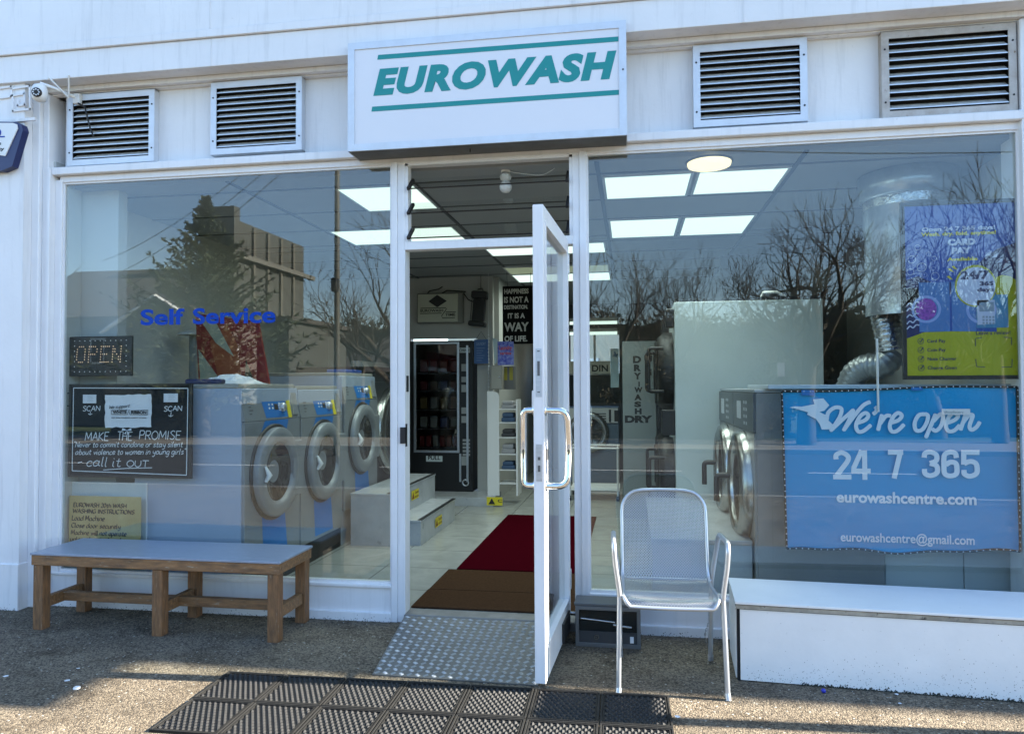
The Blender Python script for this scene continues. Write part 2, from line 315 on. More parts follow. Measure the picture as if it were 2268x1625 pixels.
NAVY = mat('navy plastic', (.012,.02,.09), .4)
WPLAS = mat('white plastic', (.72,.72,.70), .35)
WOOD = mat('weathered varnished wood', (.31,.155,.06), .6, col2=(.10,.053,.025), scale=9, mix=.4, stretch=(1,6,6), bump=.35, bscale=40, spots=(.36,.30,.22), spot_scale=14, spot_th=.60)
WOODV = mat('weathered varnished leg wood', (.27,.125,.047), .6, col2=(.085,.045,.021), scale=9, mix=.4, stretch=(7,7,1), bump=.35, bscale=40, spots=(.30,.25,.19), spot_scale=14, spot_th=.62)
LAM = mat('grey blue laminate', (.29,.33,.40), .28, col2=(.20,.235,.29), scale=38, mix=.35, spots=(.5,.54,.6), spot_scale=11, spot_th=.66, stretch=(.6,3,1))
RUBBER = mat('worn rubber', (.018,.0175,.0165), .7, col2=(.010,.010,.0095), scale=20, mix=.4, bump=.2, spec=.25)
COIR = mat('brown coir', (.062,.034,.019), 1, col2=(.038,.022,.013), scale=60, mix=.4, bump=.6, bscale=220, spec=0)
RED = mat('dark red carpet', (.042,.0018,.005), 1, col2=(.027,.0012,.0035), scale=90, mix=.4, bump=.5, bscale=260, spec=0)
MARB = mat('grey marble laminate', (.42,.44,.45), .25, col2=(.27,.295,.31), scale=3.2, mix=.25, spots=(.2,.22,.24), spot_scale=5, spot_th=.64)
MWHITE = mat('sky tinted machine enamel', (.33,.39,.48), .3, col2=(.31,.37,.46), scale=2)  # bluish cast of sky light and reflections put into the enamel colour
MGREY = mat('machine grey front', (.215,.23,.24), .4, .1, col2=(.19,.205,.215), scale=3)
MBLUE = mat('machine blue panel', (.010,.15,.44), .4)
RUBB = mat('black door seal', (.015,.015,.016), .45)
YELL = mat('yellow label', (.62,.52,.02), .5)
GREYP = mat('pale grey panel', (.56,.62,.61), .38, col2=(.50,.56,.55), scale=3, mix=.2, spots=(.52,.55,.54), spot_scale=18, spot_th=.68)
SGREY = mat('stainless grey machine', (.30,.30,.295), .36, .25, col2=(.26,.26,.255), scale=4)
WALLI = mat('interior wall paint', (.50,.50,.47), .7, col2=(.46,.46,.43), scale=2, mix=.2)
CEIL = mat('ceiling tile', (.33,.345,.35), .8, col2=(.30,.315,.32), scale=3, mix=.2, spots=(.2,.2,.2), spot_scale=90, spot_th=.7)
CGRID = mat('ceiling grid bar', (.07,.075,.08), .6)
PANEL = mat('lit diffuser', (.5,.55,.52), .5, emit=((.78,1.0,.88), .19))
PANELD = mat('dim diffuser', (.45,.48,.36), .5, emit=((.80,.95,.62), .035))
PANELY = mat('warm diffuser', (.7,.7,.5), .5, emit=((1.0,.80,.42), .26))
LED = mat('warm led', (.8,.6,.4), .5, emit=((1.0,.62,.36), .16))
LEDW = mat('white led', (.8,.8,.8), .5, emit=((.9,.95,1.0), .08))
CHALKB = mat('chalkboard', (.010,.013,.016), .8, col2=(.018,.021,.025), scale=6, spec=.15)
CHALK = mat('chalk', (.66,.68,.68), .9)
PAPER = mat('white paper', (.72,.74,.76), .7, col2=(.66,.68,.70), scale=9, bump=.2, bscale=10)
INK = mat('black ink', (.015,.015,.017), .6)
PARCH = mat('aged parchment', (.50,.42,.20), .7, col2=(.36,.25,.09), scale=5, mix=.35, spots=(.2,.12,.05), spot_scale=7, spot_th=.68)
FROST = mat('frosted white board', (.55,.62,.62), .5, col2=(.46,.53,.54), scale=3)
BANNER = mat('blue vinyl banner', (.004,.29,.60), .28, col2=(.004,.27,.57), scale=3, bump=.05, bscale=6)
BANTX = mat('banner print', (.62,.74,.85), .4)
PBLUE = mat('poster blue', (.012,.06,.30), .35); PNAVY = mat('poster navy', (.010,.013,.085), .35); PLIME = mat('poster lime', (.33,.34,.004), .4); PLIGHT = mat('poster pale', (.42,.48,.64), .4)
PSKY = mat('poster sky', (.055,.16,.40), .35); PPURP = mat('poster purple', (.30,.06,.42), .4, col2=(.10,.03,.25), scale=60, mix=.6); PYEL = mat('poster yellow', (.50,.46,.03), .4)
FOIL = mat('foil duct', (.55,.56,.57), .22, .9, col2=(.3,.31,.32), scale=30, mix=.5, bump=.6, bscale=35)
DUCT = mat('galvanised duct', (.45,.5,.55), .3, .7, col2=(.36,.4,.45), scale=10)
GREYB = mat('beige painted metal', (.28,.27,.24), .5)
DARKM = mat('charcoal metal', (.03,.03,.032), .35, .4)
TOBLUE = mat('deep blue card', (.03,.08,.30), .5)
LBOX = mat('meter box casing', (.10,.105,.11), .4, .3); 
TILE = tile_mat('floor tile', (.30,.31,.285), (.235,.245,.225), (.14,.14,.13), .6, (.1,.09,0))
ROADM = mat('asphalt', (.055,.055,.056), .85, col2=(.04,.04,.041), scale=30, mix=.4, bump=.5, bscale=150)
PAVEM = mat('far paving', (.24,.22,.19), .9, col2=(.19,.175,.15), scale=6, mix=.3)
KERB = mat('kerb concrete', (.30,.29,.27), .8, col2=(.24,.23,.21), scale=9)
GRASSM = mat('verge grass', (.06,.09,.03), .95, col2=(.04,.065,.02), scale=9)
BARK = mat('bark', (.085,.068,.048), .9, col2=(.05,.04,.03), scale=14, bump=.5, bscale=30)
TWIG = mat('twig bark', (.05,.04,.03), .9)
LEAF = mat('conifer foliage', (.085,.10,.06), .9, spec=.1, col2=(.05,.062,.038), scale=3, mix=.5)
LEAF2 = mat('evergreen foliage', (.15,.135,.09), 1, spec=.05, col2=(.10,.09,.06), scale=3, mix=.5)
RBRICK = mat('opposite brick', (.085,.086,.074), .85, col2=(.068,.069,.06), scale=20)
RROOF = mat('roof tile', (.085,.075,.065), .85, col2=(.07,.062,.054), scale=20)
RRENDER = mat('opposite render', (.17,.165,.14), .8, col2=(.145,.14,.12), scale=4)
CREAM = mat('cream render', (.60,.54,.42), .8, col2=(.54,.48,.37), scale=4)

# ------------------------------------------------------------------ the setting: ground, road, floor, ceiling, walls
pave = struct('pavement', MB().box(-30, 30, -5.6, .3, -.2, 0), ground_mat(), 'brown resin aggregate pavement in front of the laundrette')
struct('kerb', MB().box(-60, 60, -5.75, -5.6, -.2, -.005, .015).box(-60, 60, -13.15, -13.0, -.2, -.005, .015), KERB)
rb = struct('road', MB().box(-60, 60, -13.0, -5.75, -.3, -.12), ROADM)
mk = MB()
for i in range(-12, 13): mk.box(i*4-.9, i*4+.9, -9.43, -9.33, -.12, -.116)
struct('road_marking', mk, mat('road paint', (.6,.6,.58), .7))
struct('far_pavement', MB().box(-60, 60, -16.0, -13.15, -.2, -.01), PAVEM)
struct('ground', MB().box(-250, 250, -300, -16.0, -.3, -.02).box(-250, -60, -16.0, 60, -.35, -.03).box(60, 250, -16.0, 60, -.35, -.03).box(-60, 60, 17, 60, -.35, -.03), GRASSM)
FZ = .055
struct('floor', MB().box(-3.9, 2.3, .1, 8.2, -.1, FZ), TILE, 'pale grey tiled shop floor')
CZ = 2.83
CLG = struct('ceiling', MB().box(-3.9, 2.3, .1, 8.2, CZ, CZ+.2), CEIL, 'grey tiled suspended ceiling')
gb = MB()
for x in (-2.66, -1.44, -.2, 1.03): gb.box(x-.014, x+.014, .1, 8.2, CZ-.006, CZ+.001)
for y in (.36, 1.03, 1.66, 2.33, 2.58, 3.17, 3.75, 4.42, 5.12): gb.box(-3.9, 2.3, y-.011, y+.011, CZ-.005, CZ+.001)
ROOT[CLG.name] = (0,0,0); mesh('ceiling_bars', gb, CGRID, CLG)
wl = MB().box(-4.0, -3.87, .0, 8.3, 0, 3.0).box(-3.87, -3.80, .02, .16, FZ, CZ).box(-3.87, -3.52, .17, .26, FZ, CZ)
struct('side_wall', wl, WALLI)
struct('side_wall', MB().box(2.2, 2.4, .1, 8.3, 0, 3.0), WALLI)
BY = 4.55                                  # the wall the vending machine is set in
bw = MB().box(-3.87, -2.79, BY, BY+.1, FZ, CZ).box(-1.90, -1.70, BY, BY+.1, FZ, CZ).box(-2.79, -1.90, BY, BY+.1, 2.06, CZ).box(-1.74, -1.64, BY+.1, 8.0, FZ, CZ)
struct('back_wall', bw, WALLI)
p0 = P(1262, 736, Y=8.0); p1 = P(1372, 830, Y=8.0)
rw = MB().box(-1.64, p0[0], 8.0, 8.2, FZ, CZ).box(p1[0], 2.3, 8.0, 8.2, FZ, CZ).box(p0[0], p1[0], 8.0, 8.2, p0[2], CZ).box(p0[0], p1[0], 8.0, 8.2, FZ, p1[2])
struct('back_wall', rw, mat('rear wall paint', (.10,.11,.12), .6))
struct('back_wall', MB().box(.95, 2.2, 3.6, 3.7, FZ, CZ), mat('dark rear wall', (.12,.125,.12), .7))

# ------------------------------------------------------------------ the shop building
S = thing('laundrette_building', 'white painted laundrette shopfront with two wide windows and an open glass door', 'building', (-1, 0, 0))
ROOT_S = ROOT[S.name]
mesh('fascia_panel', MB().box(-3.82, 2.25, .03, .2, 2.94, 3.46), WHITE, S)
mesh('window_head', MB().box(-3.86, 2.25, -.045, .06, 2.893, 2.945, .008).box(-3.83, 2.25, -.006, .055, 2.85, 2.892, .004), WHITE2, S)
mesh('cornice', MB().box(-3.99, 2.5, -.012, .03, 3.448, 3.456, .002).box(-3.99, 2.5, -.05, .03, 3.457, 3.489, .004), WHITE, S)
bm_ = MB().box(-9, 9, -.165, .3, 3.49, 3.669, .004).box(-9, 9, -.183, .3, 3.672, 3.722, .004)
x = -8.2
mesh('beam', bm_, WHITE, S)
mesh('upper_wall', MB().box(-9, 18, -.178, .4, 3.724, 6.25).box(-9, 18, .4, 8.5, 3.1, 6.2), WHITE, S)
for xx in (-2.622, .64):
    for z0, z1, yy in ((3.724, 4.6, -.1815), (3.494, 3.668, -.168)): mesh('joint', MB().box(xx, xx+.006, yy, -.1, z0, z1), mat('filled joint', (.70,.69,.69), .6) if 'filled joint' not in bpy.data.materials else bpy.data.materials['filled joint'], S)
mesh('added_shade_block', MB().box(3.6, 6.8, -.89, -.16, 5.0, 6.9), WHITE, S)  # added block out of view, shades the left paving and the door
pl = MB().box(-9, -3.985, -.14, .3, .30, 3.489).box(-9, -3.975, -.155, .3, -.02, .30, .006)
mesh('pilaster', pl, WHITE, S)
mesh('pilaster', MB().box(2.32, 9, -.14, .3, -.02, 3.489), WHITE, S)
# Greek key capital, raised strips on the pilaster
FPI = frame((0, -.14, 0))
key = MB()
def strip_px(mb, a, b, wd=.012, th=.011, Y=-.14):
    p, q = P(*a, Y=Y), P(*b, Y=Y); d = q-p; d /= np.linalg.norm(d); n = np.array([-d[2], 0, d[0]])*wd/2; e = d*wd/2
    o = [p-n-e, q-n+e, q+n+e, p+n-e]; o2 = [k+np.array([0, -th, 0]) for k in o]
    mb.add(o+o2, [(4,5,6,7),(0,1,5,4),(1,2,6,5),(2,3,7,6),(3,0,4,7)])
for a, b in [((28,198),(68,192)),((68,192),(69,243)),((69,243),(31,247)),((31,247),(30,213)),((30,213),(56,209)),((56,209),(57,233)),((57,233),(42,235)),((42,235),(42,222)),((0,197),(27,193)),((27,193),(27,215)),((27,215),(0,219))]: strip_px(key, a, b)
strip_px(key, (-60,276), (78,265), .02, .016); strip_px(key, (-60,187), (78,176), .02, .016)
mesh('capital', key, WHITE, S)
mesh('architrave', MB().box(-3.985, -3.93, -.075, .2, 0, 3.45, .008).box(-3.93, -3.885, -.045, .2, 0, 3.45, .008).box(-3.885, -3.86, -.06, .2, 0, 2.94, .006).box(-3.86, -3.808, -.012, .2, .2, 2.868, .006), WHITE2, S)
mesh('architrave', MB().box(2.115, 2.32, -.04, .2, 0, 3.45, .008), WHITE2, S)
rs = MB().box(-3.86, -1.478, .0, .1, .0, .205).box(-3.86, -1.478, -.018, .1, .205, .226, .006).box(-3.86, -1.478, -.022, .1, -.02, .055, .006)
mesh('stall_riser', rs, WHITE2, S)
rs2 = MB().box(-.258, 2.2, .0, .1, .0, .205).box(-.258, 2.2, -.018, .1, .205, .226, .006).box(-.258, 2.2, -.022, .1, -.02, .055, .006)
mesh('stall_riser', rs2, WHITE2, S)
mesh('door_post', MB().box(-1.478, -1.440, -.012, .09, -.02, 2.868, .004).box(-1.4395, -1.391, -.004, .095, -.02, 2.866, .004), WHITE2, S)
mesh('door_post', MB().box(-.342, -.300, -.004, .095, -.02, 2.866, .004).box(-.2995, -.258, -.012, .09, -.02, 2.868, .004), WHITE2, S)
mesh('transom', MB().box(-1.391, -.342, -.008, .07, 2.305, 2.358, .004), WHITE2, S)
mesh('threshold', MB().box(-1.391, -.342, -.03, .1, -.02, .056, .008), mat('worn threshold', (.22,.22,.215), .5, .3, col2=(.15,.15,.145), scale=12), S)
mesh('strike_plate', MB().box(-1.42, -1.388, -.016, -.004, 1.10, 1.20).box(-1.3905, -1.384, -.0, .02, 1.08, 1.22), BLACK, S)
mesh('latch_keep', MB().box(-1.3905, -1.387, .02, .06, 1.42, 1.52), BLACK, S)
def window(x0, x1, name):
    wf = mesh('window', MB().box(x0, x1, .004, .03, .226, .242).box(x0, x1, .004, .03, 2.838, 2.85).box(x0, x0+.012, .004, .03, .242, 2.838).box(x1-.012, x1, .004, .03, .242, 2.838), WHITE2, S)
    mesh('pane', MB().box(x0+.012, x1-.012, .012, .018, .242, 2.838), GLASS, wf)
    return wf
W1 = window(-3.808, -1.478, 'l'); W2 = window(-.258, 2.115, 'r')
a, b = P(316, 718, Y=.011), P(608, 712, Y=.011)
tx = MB(); fs = frame((0, .0085, 0))
mesh('lettering', text(MB(), 'Self', fs, -3.224, -2.905, 1.868, .105, .03), BLUEV, W1)['label'] = 'blue word Self on the glass'
mesh('lettering', text(MB(), 'Service', fs, -2.845, -2.262, 1.868, .105, .03), BLUEV, W1)['label'] = 'blue word Service on the glass'
# louvre light over the door
lv = MB()
louv = mesh('louvre_window', MB().box(-1.391, -1.372, .0, .07, 2.358, 2.85).box(-.361, -.342, .0, .07, 2.358, 2.85).box(-1.391, -.342, .0, .06, 2.836, 2.85), WHITE2, S)
for z in (2.42, 2.575, 2.73):
    def rotz_(x, y, z_, zc=z): 
        c, s_ = math.cos(math.radians(52)), math.sin(math.radians(52)); return (x, .03+y*c+z_*s_, zc-y*s_+z_*c)
    mesh('glass_slat', MB().box(-1.366, -.367, -.003, .003, -.075, .075).xf(rotz_), GLASS3, louv)
    mesh('clip', MB().box(-1.371, -1.352, -.010, .010, -.078, .06, .003).box(-.381, -.362, -.010, .010, -.078, .06, .003).box(-1.365, -.367, -.004, .004, -.0785, -.0755).xf(rotz_), BLACK, louv)
gm_ = MB(); rr = random.Random(8)
for i in range(1300):
    xx = rr.uniform(-4.5, 2.2)
    if -1.47 < xx < -.27: continue
    yy = -.1565 if xx < -3.99 else -.0235 ; hh = abs(rr.gauss(0,.014))*rr.choice((.4,1,1.6)); s_ = rr.uniform(.0012,.0045); z = rr.uniform(0, hh); e_ = rr.uniform(0,.0008)
    gm_.add([(xx-s_, yy-e_, z), (xx+s_, yy-e_, z), (xx+rr.uniform(-s_,s_), yy-e_, z+s_*1.3)], [(0,1,2)])
mesh('foot_grime', gm_, mat('wall foot grime', (.07,.06,.05), .9), S)
# --- the door, swung out over the ramp
hx, hy, ex, ey = -.392, -.035, -.436, -.93
dl = np.array([ex-hx, ey-hy]); LEN = np.linalg.norm(dl); da = dl/LEN; dn = np.array([-da[1], da[0]])   # dn: towards +X side
def door_xf(l, t, z): return (hx+da[0]*l+dn[0]*t, hy+da[1]*l+dn[1]*t, z)
T = .026; zb, zt = .05, 2.322
leaf = MB().box(0, .06, -T, T, zb, zt, .003).box(LEN-.055, LEN, -T, T, zb, zt, .004).box(.06, LEN-.055, -T, T, zt-.07, zt, .003).box(.06, LEN-.055, -T, T, zb, zb+.15, .003)
leaf.box(.06, .078, -T-.004, T+.004, zb+.15, zt-.07, .002).box(LEN-.073, LEN-.055, -T-.004, T+.004, zb+.15, zt-.07, .002).box(.078, LEN-.073, -T-.004, T+.004, zb+.15, zb+.168, .002).box(.078, LEN-.073, -T-.004, T+.004, zt-.088, zt-.07, .002)
door = mesh('door', leaf.xf(door_xf), WHITE2, S); door['label'] = 'white framed glass door swung open towards the street'
mesh('pane', MB().box(.078, LEN-.073, -.003, .003, zb+.168, zt-.088).xf(door_xf), GLASS, door)
for z0, z1 in ((1.40, 1.63), (1.0, 1.175)): mesh('lock_plate', MB().box(LEN, LEN+.0025, -.014, .014, z0, z1).xf(door_xf), ALU, door)
for z0, z1 in ((1.50, 1.57), (1.045, 1.075), (1.10, 1.115), (1.615,1.62), (1.42,1.425)): mesh('keyhole', MB().box(LEN+.0025, LEN+.0035, -.006, .006, z0, z1).xf(door_xf), DGREY, door)
mesh('lock', MB().box(LEN-.05, LEN-.02, T, T+.012, 1.10, 1.15, .003).xf(door_xf), DGREY, door)
for a_, b_ in ((T, T+.008), (-T-.01, -T)): mesh('latch_cover', MB().box(LEN-.05, LEN-.01, a_, b_, 1.33, 1.43, .003).xf(door_xf), WPLAS, door)
def arc3(pts, r, n=5):
    pts = [np.array(p, float) for p in pts]; o = [pts[0]]
    for i in range(1, len(pts)-1):
        a, b, c = pts[i-1], pts[i], pts[i+1]; u = (a-b)/np.linalg.norm(a-b); v = (c-b)/np.linalg.norm(c-b); rr = min(r, np.linalg.norm(a-b)*.48, np.linalg.norm(c-b)*.48)
        for k in range(n+1):
            t = k/n; o.append((1-t)**2*(b+u*rr)+2*t*(1-t)*b+t*t*(b+v*rr))
    o.append(pts[-1]); return o
for sgn, reach, back in ((-1, .055, .02), (1, .105, .03)):
    l0 = LEN-.03
    pts = arc3([(l0, sgn*T, .975), (l0, sgn*(T+reach), .975), (l0-back, sgn*(T+reach+.004), 1.15), (l0, sgn*(T+reach), 1.335), (l0, sgn*T, 1.335)], .05)
    mesh('pull_handle', MB().tube(pts, .017, 14).lathe((l0, sgn*T, .975), (0, sgn, 0), [(.026, 0), (.026, .006), (.017, .007)], 14).lathe((l0, sgn*T, 1.335), (0, sgn, 0), [(.026, 0), (.026, .006), (.017, .007)], 14).xf(door_xf), CHROME, door)
for z0 in (.25, 2.12): mesh('hinge', MB().box(-.02, .0, -.012, .03, z0, z0+.12, .004).xf(door_xf), ALU, door)
mesh('brush_strip', MB().box(.1, .36, T, T+.012, .055, .16, .003).xf(door_xf), BLACK, door)

# ------------------------------------------------------------------ the illuminated sign
SG = thing('shop_sign', 'white lightbox sign with teal EUROWASH lettering above the door', 'sign', (-.85, -.1, 2.88))
x0, x1, z0, z1, yf, yb = -1.69, -.012, 2.881, 3.545, -.2, .029
mesh('casing', MB().box(x0+.006, x1-.006, yf+.012, yb, z0+.002, z1-.002), DGREY, SG)
tr = MB(); e = .042
for q in ([(x0,z0),(x1,z0),(x1-e,z0+e),(x0+e,z0+e)], [(x1,z0),(x1,z1),(x1-e,z1-e),(x1-e,z0+e)], [(x1,z1),(x0,z1),(x0+e,z1-e),(x1-e,z1-e)], [(x0,z1),(x0,z0),(x0+e,z0+e),(x0+e,z1-e)]):
    tr.poly(frame((0, yf+.012, 0)), q, 0, .012)
tr.box(x0, x1, yf+.012, yf+.04, z1-.003, z1).box(x0, x0+.004, yf+.012, yb, z0, z1).box(x1-.004, x1, yf+.012, yb, z0, z1)
mesh('trim', tr, ALUP, SG)
mesh('sign_face', MB().box(x0+e, x1-e, yf+.006, yf+.0115, z0+e, z1-e), FACE, SG)
fsn = frame((0, yf+.0055, 0)); tx = MB()
text(tx, 'EUROWASH', fsn, -1.529, -.068, 3.212, .163, .055, .22, 1.12, .0008)
mesh('lettering', tx, GREEN, SG)
bd = MB().poly(fsn, [(-1.504,3.432),(-.056,3.426),(-.056,3.455),(-1.498,3.461)], .0008).poly(fsn, [(-1.541,3.117),(-.056,3.117),(-.056,3.146),(-1.536,3.147)], .0008)
mesh('stripe', bd, GREEN, SG)
mesh('fixing', MB().cyl((x0-.008, -.02, 3.23), (0,-1,0), .011, .012, 10), BLACK, SG); mesh('fixing', MB().cyl((x1-.02, yf, 3.26), (0,-1,0), .005, .004, 8), BLACK, SG); mesh('cable_end', MB().box(x0+.74, x0+.745, -.12, -.11, z0-.02, z0), BLACK, SG)

# ------------------------------------------------------------------ ventilation grilles
RUSTY = mat('tarnished trim', (.50,.46,.42), .55, .3, col2=(.36,.31,.26), scale=14, mix=.4, spots=(.16,.10,.06), spot_scale=22, spot_th=.62)
def vent(x0, x1, z0, z1, ns, label, mis=0, trim=None):
    v = thing('air_vent', label, 'air vent', ((x0+x1)/2, .03, z0), 'ventilation grilles above the shop windows')
    e = .04; yb, yf = .029, -.022; fr = MB()
    for q in ([(x0,z0),(x1,z0),(x1-e,z0+e),(x0+e,z0+e)], [(x1,z0),(x1,z1),(x1-e,z1-e),(x1-e,z0+e)], [(x1,z1),(x0,z1),(x0+e,z1-e),(x1-e,z1-e)], [(x0,z1),(x0,z0),(x0+e,z0+e),(x0+e,z1-e)]):
        fr.poly(frame((0, yf+.006, 0)), q, 0, .006)
    fr.box(x0, x1, yf+.0065, yb, z0, z0+.004).box(x0, x1, yf+.0065, yb, z1-.004, z1).box(x0, x0+.004, yf+.0065, yb, z0, z1).box(x1-.004, x1, yf+.0065, yb, z0, z1)
    mesh('vent_frame', fr, trim or ALUP, v)
    sl_ = MB(); lip = MB(); h = (z1-z0-2*e); 
    for k in range(ns):
        z = z0+e+h*(k+.28)/ns
        sl_.add([(x0+e, yf+.008, z), (x1-e, yf+.008, z+mis), (x1-e, yb-.004, z+.034+mis), (x0+e, yb-.004, z+.034), (x0+e, yf+.008, z+.002), (x1-e, yf+.008, z+.002+mis), (x1-e, yb-.004, z+.036+mis), (x0+e, yb-.004, z+.036)], [(0,1,2,3),(4,5,6,7),(0,1,5,4)])
        lip.box(x0+e, x1-e, yf+.0045, yf+.0075, z-.002, z+.0035)
    mesh('slats', sl_, SLAT, v)
    mesh('slat_lip', lip, ALU, v)
    mesh('backing', MB().box(x0+.005, x1-.005, yb-.003, yb-.001, z0+.005, z1-.005), VBLACK, v)
    for sx in (x0+.018, x1-.018):
        for sz in (z0+.09, z1-.1): mesh('screw', MB().cyl((sx, yf, sz), (0,-1,0), .006, .002, 10), BLACK, v)
    return v
vent(-3.765, -3.115, 2.955, 3.438, 10, 'leftmost metal louvred vent, beside the security camera')
vent(-2.708, -2.072, 2.972, 3.448, 10, 'metal louvred vent left of the lightbox sign with bright slat edges')
vent(.374, 1.012, 2.962, 3.445, 10, 'metal louvred vent just right of the lightbox sign')
vent(1.410, 2.105, 2.948, 3.44, 9, 'larger rusty framed louvred vent at the right end of the fascia', trim=RUSTY)

# ------------------------------------------------------------------ security camera and alarm box
c = P(88, 205, Y=-.21); CC = thing('security_camera', 'white dome security camera with two aerials under the cornice', 'security camera', c)
cx, cy_, cz = c
mesh('housing', MB().lathe((cx, cy_, cz-.075), (0,0,1), [(0,.012),(.018,.014),(.036,.022),(.045,.042),(.047,.07),(.045,.10),(.035,.118),(.016,.128),(0,.13)], 24), WPLAS, CC)
d = np.array([.35, -.93, -.12]); d /= np.linalg.norm(d)
ls = mesh('lens_window', MB().lathe(np.array([cx,cy_,cz])+d*.052-np.array([0,0,.012]), d, [(.029,-.024),(.030,-.002),(.025,.003),(0,.003)], 20), BLACK, CC)
dots = MB(); o = np.array([cx,cy_,cz])+d*.0555-np.array([0,0,.012]); uu = np.cross([0,0,1], d); uu /= np.linalg.norm(uu); vv = np.cross(d, uu)
for k in range(8):
    t = k*math.pi/4; dots.cyl(o+uu*.018*math.cos(t)+vv*.018*math.sin(t), d, .005, .002, 8)
mesh('infrared_leds', dots, ALUP, ls)
mesh('bracket', MB().tube([(cx, cy_, cz+.06), (cx+.05, cy_+.06, cz+.05), (cx+.13, -.03, cz+.02)], .011, 10).box(cx+.105, cx+.155, -.05, -.02, cz-.02, cz+.05, .008), WPLAS, CC)
for q in ((-.03, .15), (.02, .16)): mesh('aerial', MB().tube([(cx+.12, -.10, cz-.0), (cx+.12+q[0]*3, -.17, cz+q[1]*.75)], .006, 8), WPLAS, CC)
mesh('cable', MB().tube([(cx+.15, -.05, cz-.02), (cx+.2, -.05, cz-.05), (cx+.215, -.045, cz-.12), (cx+.235, -.04, cz-.20), (cx+.25, -.03, cz-.24)], .006, 8), BLACK, CC)
ao = P(0, 325, Y=-.14); AB = thing('alarm_box', 'white and navy alarm box on the left pilaster, cut by the frame edge', 'alarm box', ao)
ax, az = ao[0], ao[2]; fa = frame((ax, -.142, az))
def apx(pts):
    o_ = []
    for x, y in pts:
        q_ = P(x, y, Y=-.195); o_.append((q_[0]-ax, q_[2]-az))
    return o_
k = .00283
mesh('casing', MB().poly(fa, apx([(-90,378),(2,378),(26,368),(50,288),(46,275),(36,270),(-90,268)]), 0, .05), NAVY, AB)
mesh('cover', MB().poly(fa, apx([(-88,330),(12,346),(40,285),(38,276),(30,273),(-88,272)][::-1]), .0505, .006), WPLAS, AB)
tx = MB(); a_ = apx([(-2,322),(4,322),(-12,335),(11,335)]); text(tx, 's', fa, a_[0][0], a_[1][0], a_[0][1], .022, .03, off=.058); text(tx, 'rity', fa, a_[2][0], a_[3][0], a_[2][1], .022, .03, off=.058)
mesh('lettering', tx, INK, AB)
mk = MB(); a_ = apx([(-4,295),(-10,306),(12,304)]); ringp(mk, fa, a_[0][0], a_[0][1], .016, .028, .058, 20); mk.poly(fa, rect(a_[1][0], a_[2][0], a_[1][1], a_[1][1]+.008), .0585)
mesh('emblem', mk, BLUEV, AB)

# ------------------------------------------------------------------ wooden bench
bx0, bx1, by0, by1, bz = -3.585, -1.985, -.475, -.05, .462
B = thing('wooden_bench', 'weathered brown wooden bench with a grey laminate top under the left window', 'bench', ((bx0+bx1)/2, (by0+by1)/2, 0))
mesh('bench_top', MB().box(bx0-.006, bx1+.006, by0-.006, by1+.006, bz-.014, bz, .004), LAM, B)
ap = MB().box(bx0, bx1, by0, by0+.025, bz-.075, bz-.0145, .004).box(bx0, bx1, by1-.025, by1, bz-.075, bz-.0145, .004)
mesh('apron', ap, WOOD, B)
for xx in (bx0, bx1-.025): mesh('end_apron', MB().box(xx, xx+.025, by0+.026, by1-.026, bz-.075, bz-.0145, .004), WOOD, B)
for xx in (bx0+.01, -2.785, bx1-.075):
    for yy in (by0+.005, by1-.07): mesh('leg', MB().box(xx, xx+.065, yy, yy+.065, 0, bz-.0755, .005), WOODV, B)
    mesh('stretcher', MB().box(xx+.012, xx+.05, by0+.071, by1-.071, .12, .185, .004), WOOD, B)
mesh('long_stretcher', MB().box(bx0+.061, -2.785+.011, -.29, -.245, .125, .18, .004).box(-2.785+.051, bx1-.064, -.29, -.245, .125, .18, .004), WOOD, B)

# ------------------------------------------------------------------ white bench box (turned a little)
rz = math.radians(-3.2)
WB = thing('white_bench', 'long white boxed bench with a mouldy lid edge under the right window', 'bench', (.497, -.625, 0), rotz=rz)
mesh('side_board', MB().box(.02, 2.2, .004, .022, .004, .350, .003).box(.0, .018, .03, .44, .004, .350, .003).box(.02, 2.2, .425, .44, .004, .35), WHITED, WB, world=False)
mesh('lid', MB().box(-.004, 2.24, -.006, .455, .3745, .388, .003), WHITED, WB, world=False)
mesh('lid_edge', MB().box(.002, 2.235, .0, .45, .352, .374), MOULD, WB, world=False)
mesh('edge_line', MB().box(-.003, 2.238, -.004, .002, .3725, .3743).box(-.003, 2.238, -.001, .002, .3505, .3518), VBLACK, WB, world=False)
mesh('corner_gap', MB().box(.006, .02, .008, .03, .0, .352), VBLACK, WB, world=False)
mo = MB(); rr = random.Random(5)
for i in range(700):
    xx = rr.uniform(.3, 2.2); hh = .004+abs(rr.gauss(0, .012))*(.3+xx/2); s_ = rr.uniform(.002, .006); z = rr.uniform(0, hh)
    mo.add([(xx-s_, .0032-rr.uniform(0,.0006), z), (xx+s_, .0032-rr.uniform(0,.0006), z), (xx+rr.uniform(-s_,s_), .0030, z+s_*1.6)], [(0,1,2)])
for i in range(900):
    xx = rr.uniform(.05, 2.2); z = min(.34, abs(rr.gauss(0, .10))*(.35+xx/2.2)); s_ = rr.uniform(.0008, .0026)
    mo.add([(xx-s_, .0034, z), (xx+s_*.8, .0034, z-s_*.3), (xx+rr.uniform(-s_,s_), .0034, z+s_*1.4)], [(0,1,2)])
mesh('mould_fringe', mo, mat('black mould', (.03,.035,.028), .9), WB, world=False)

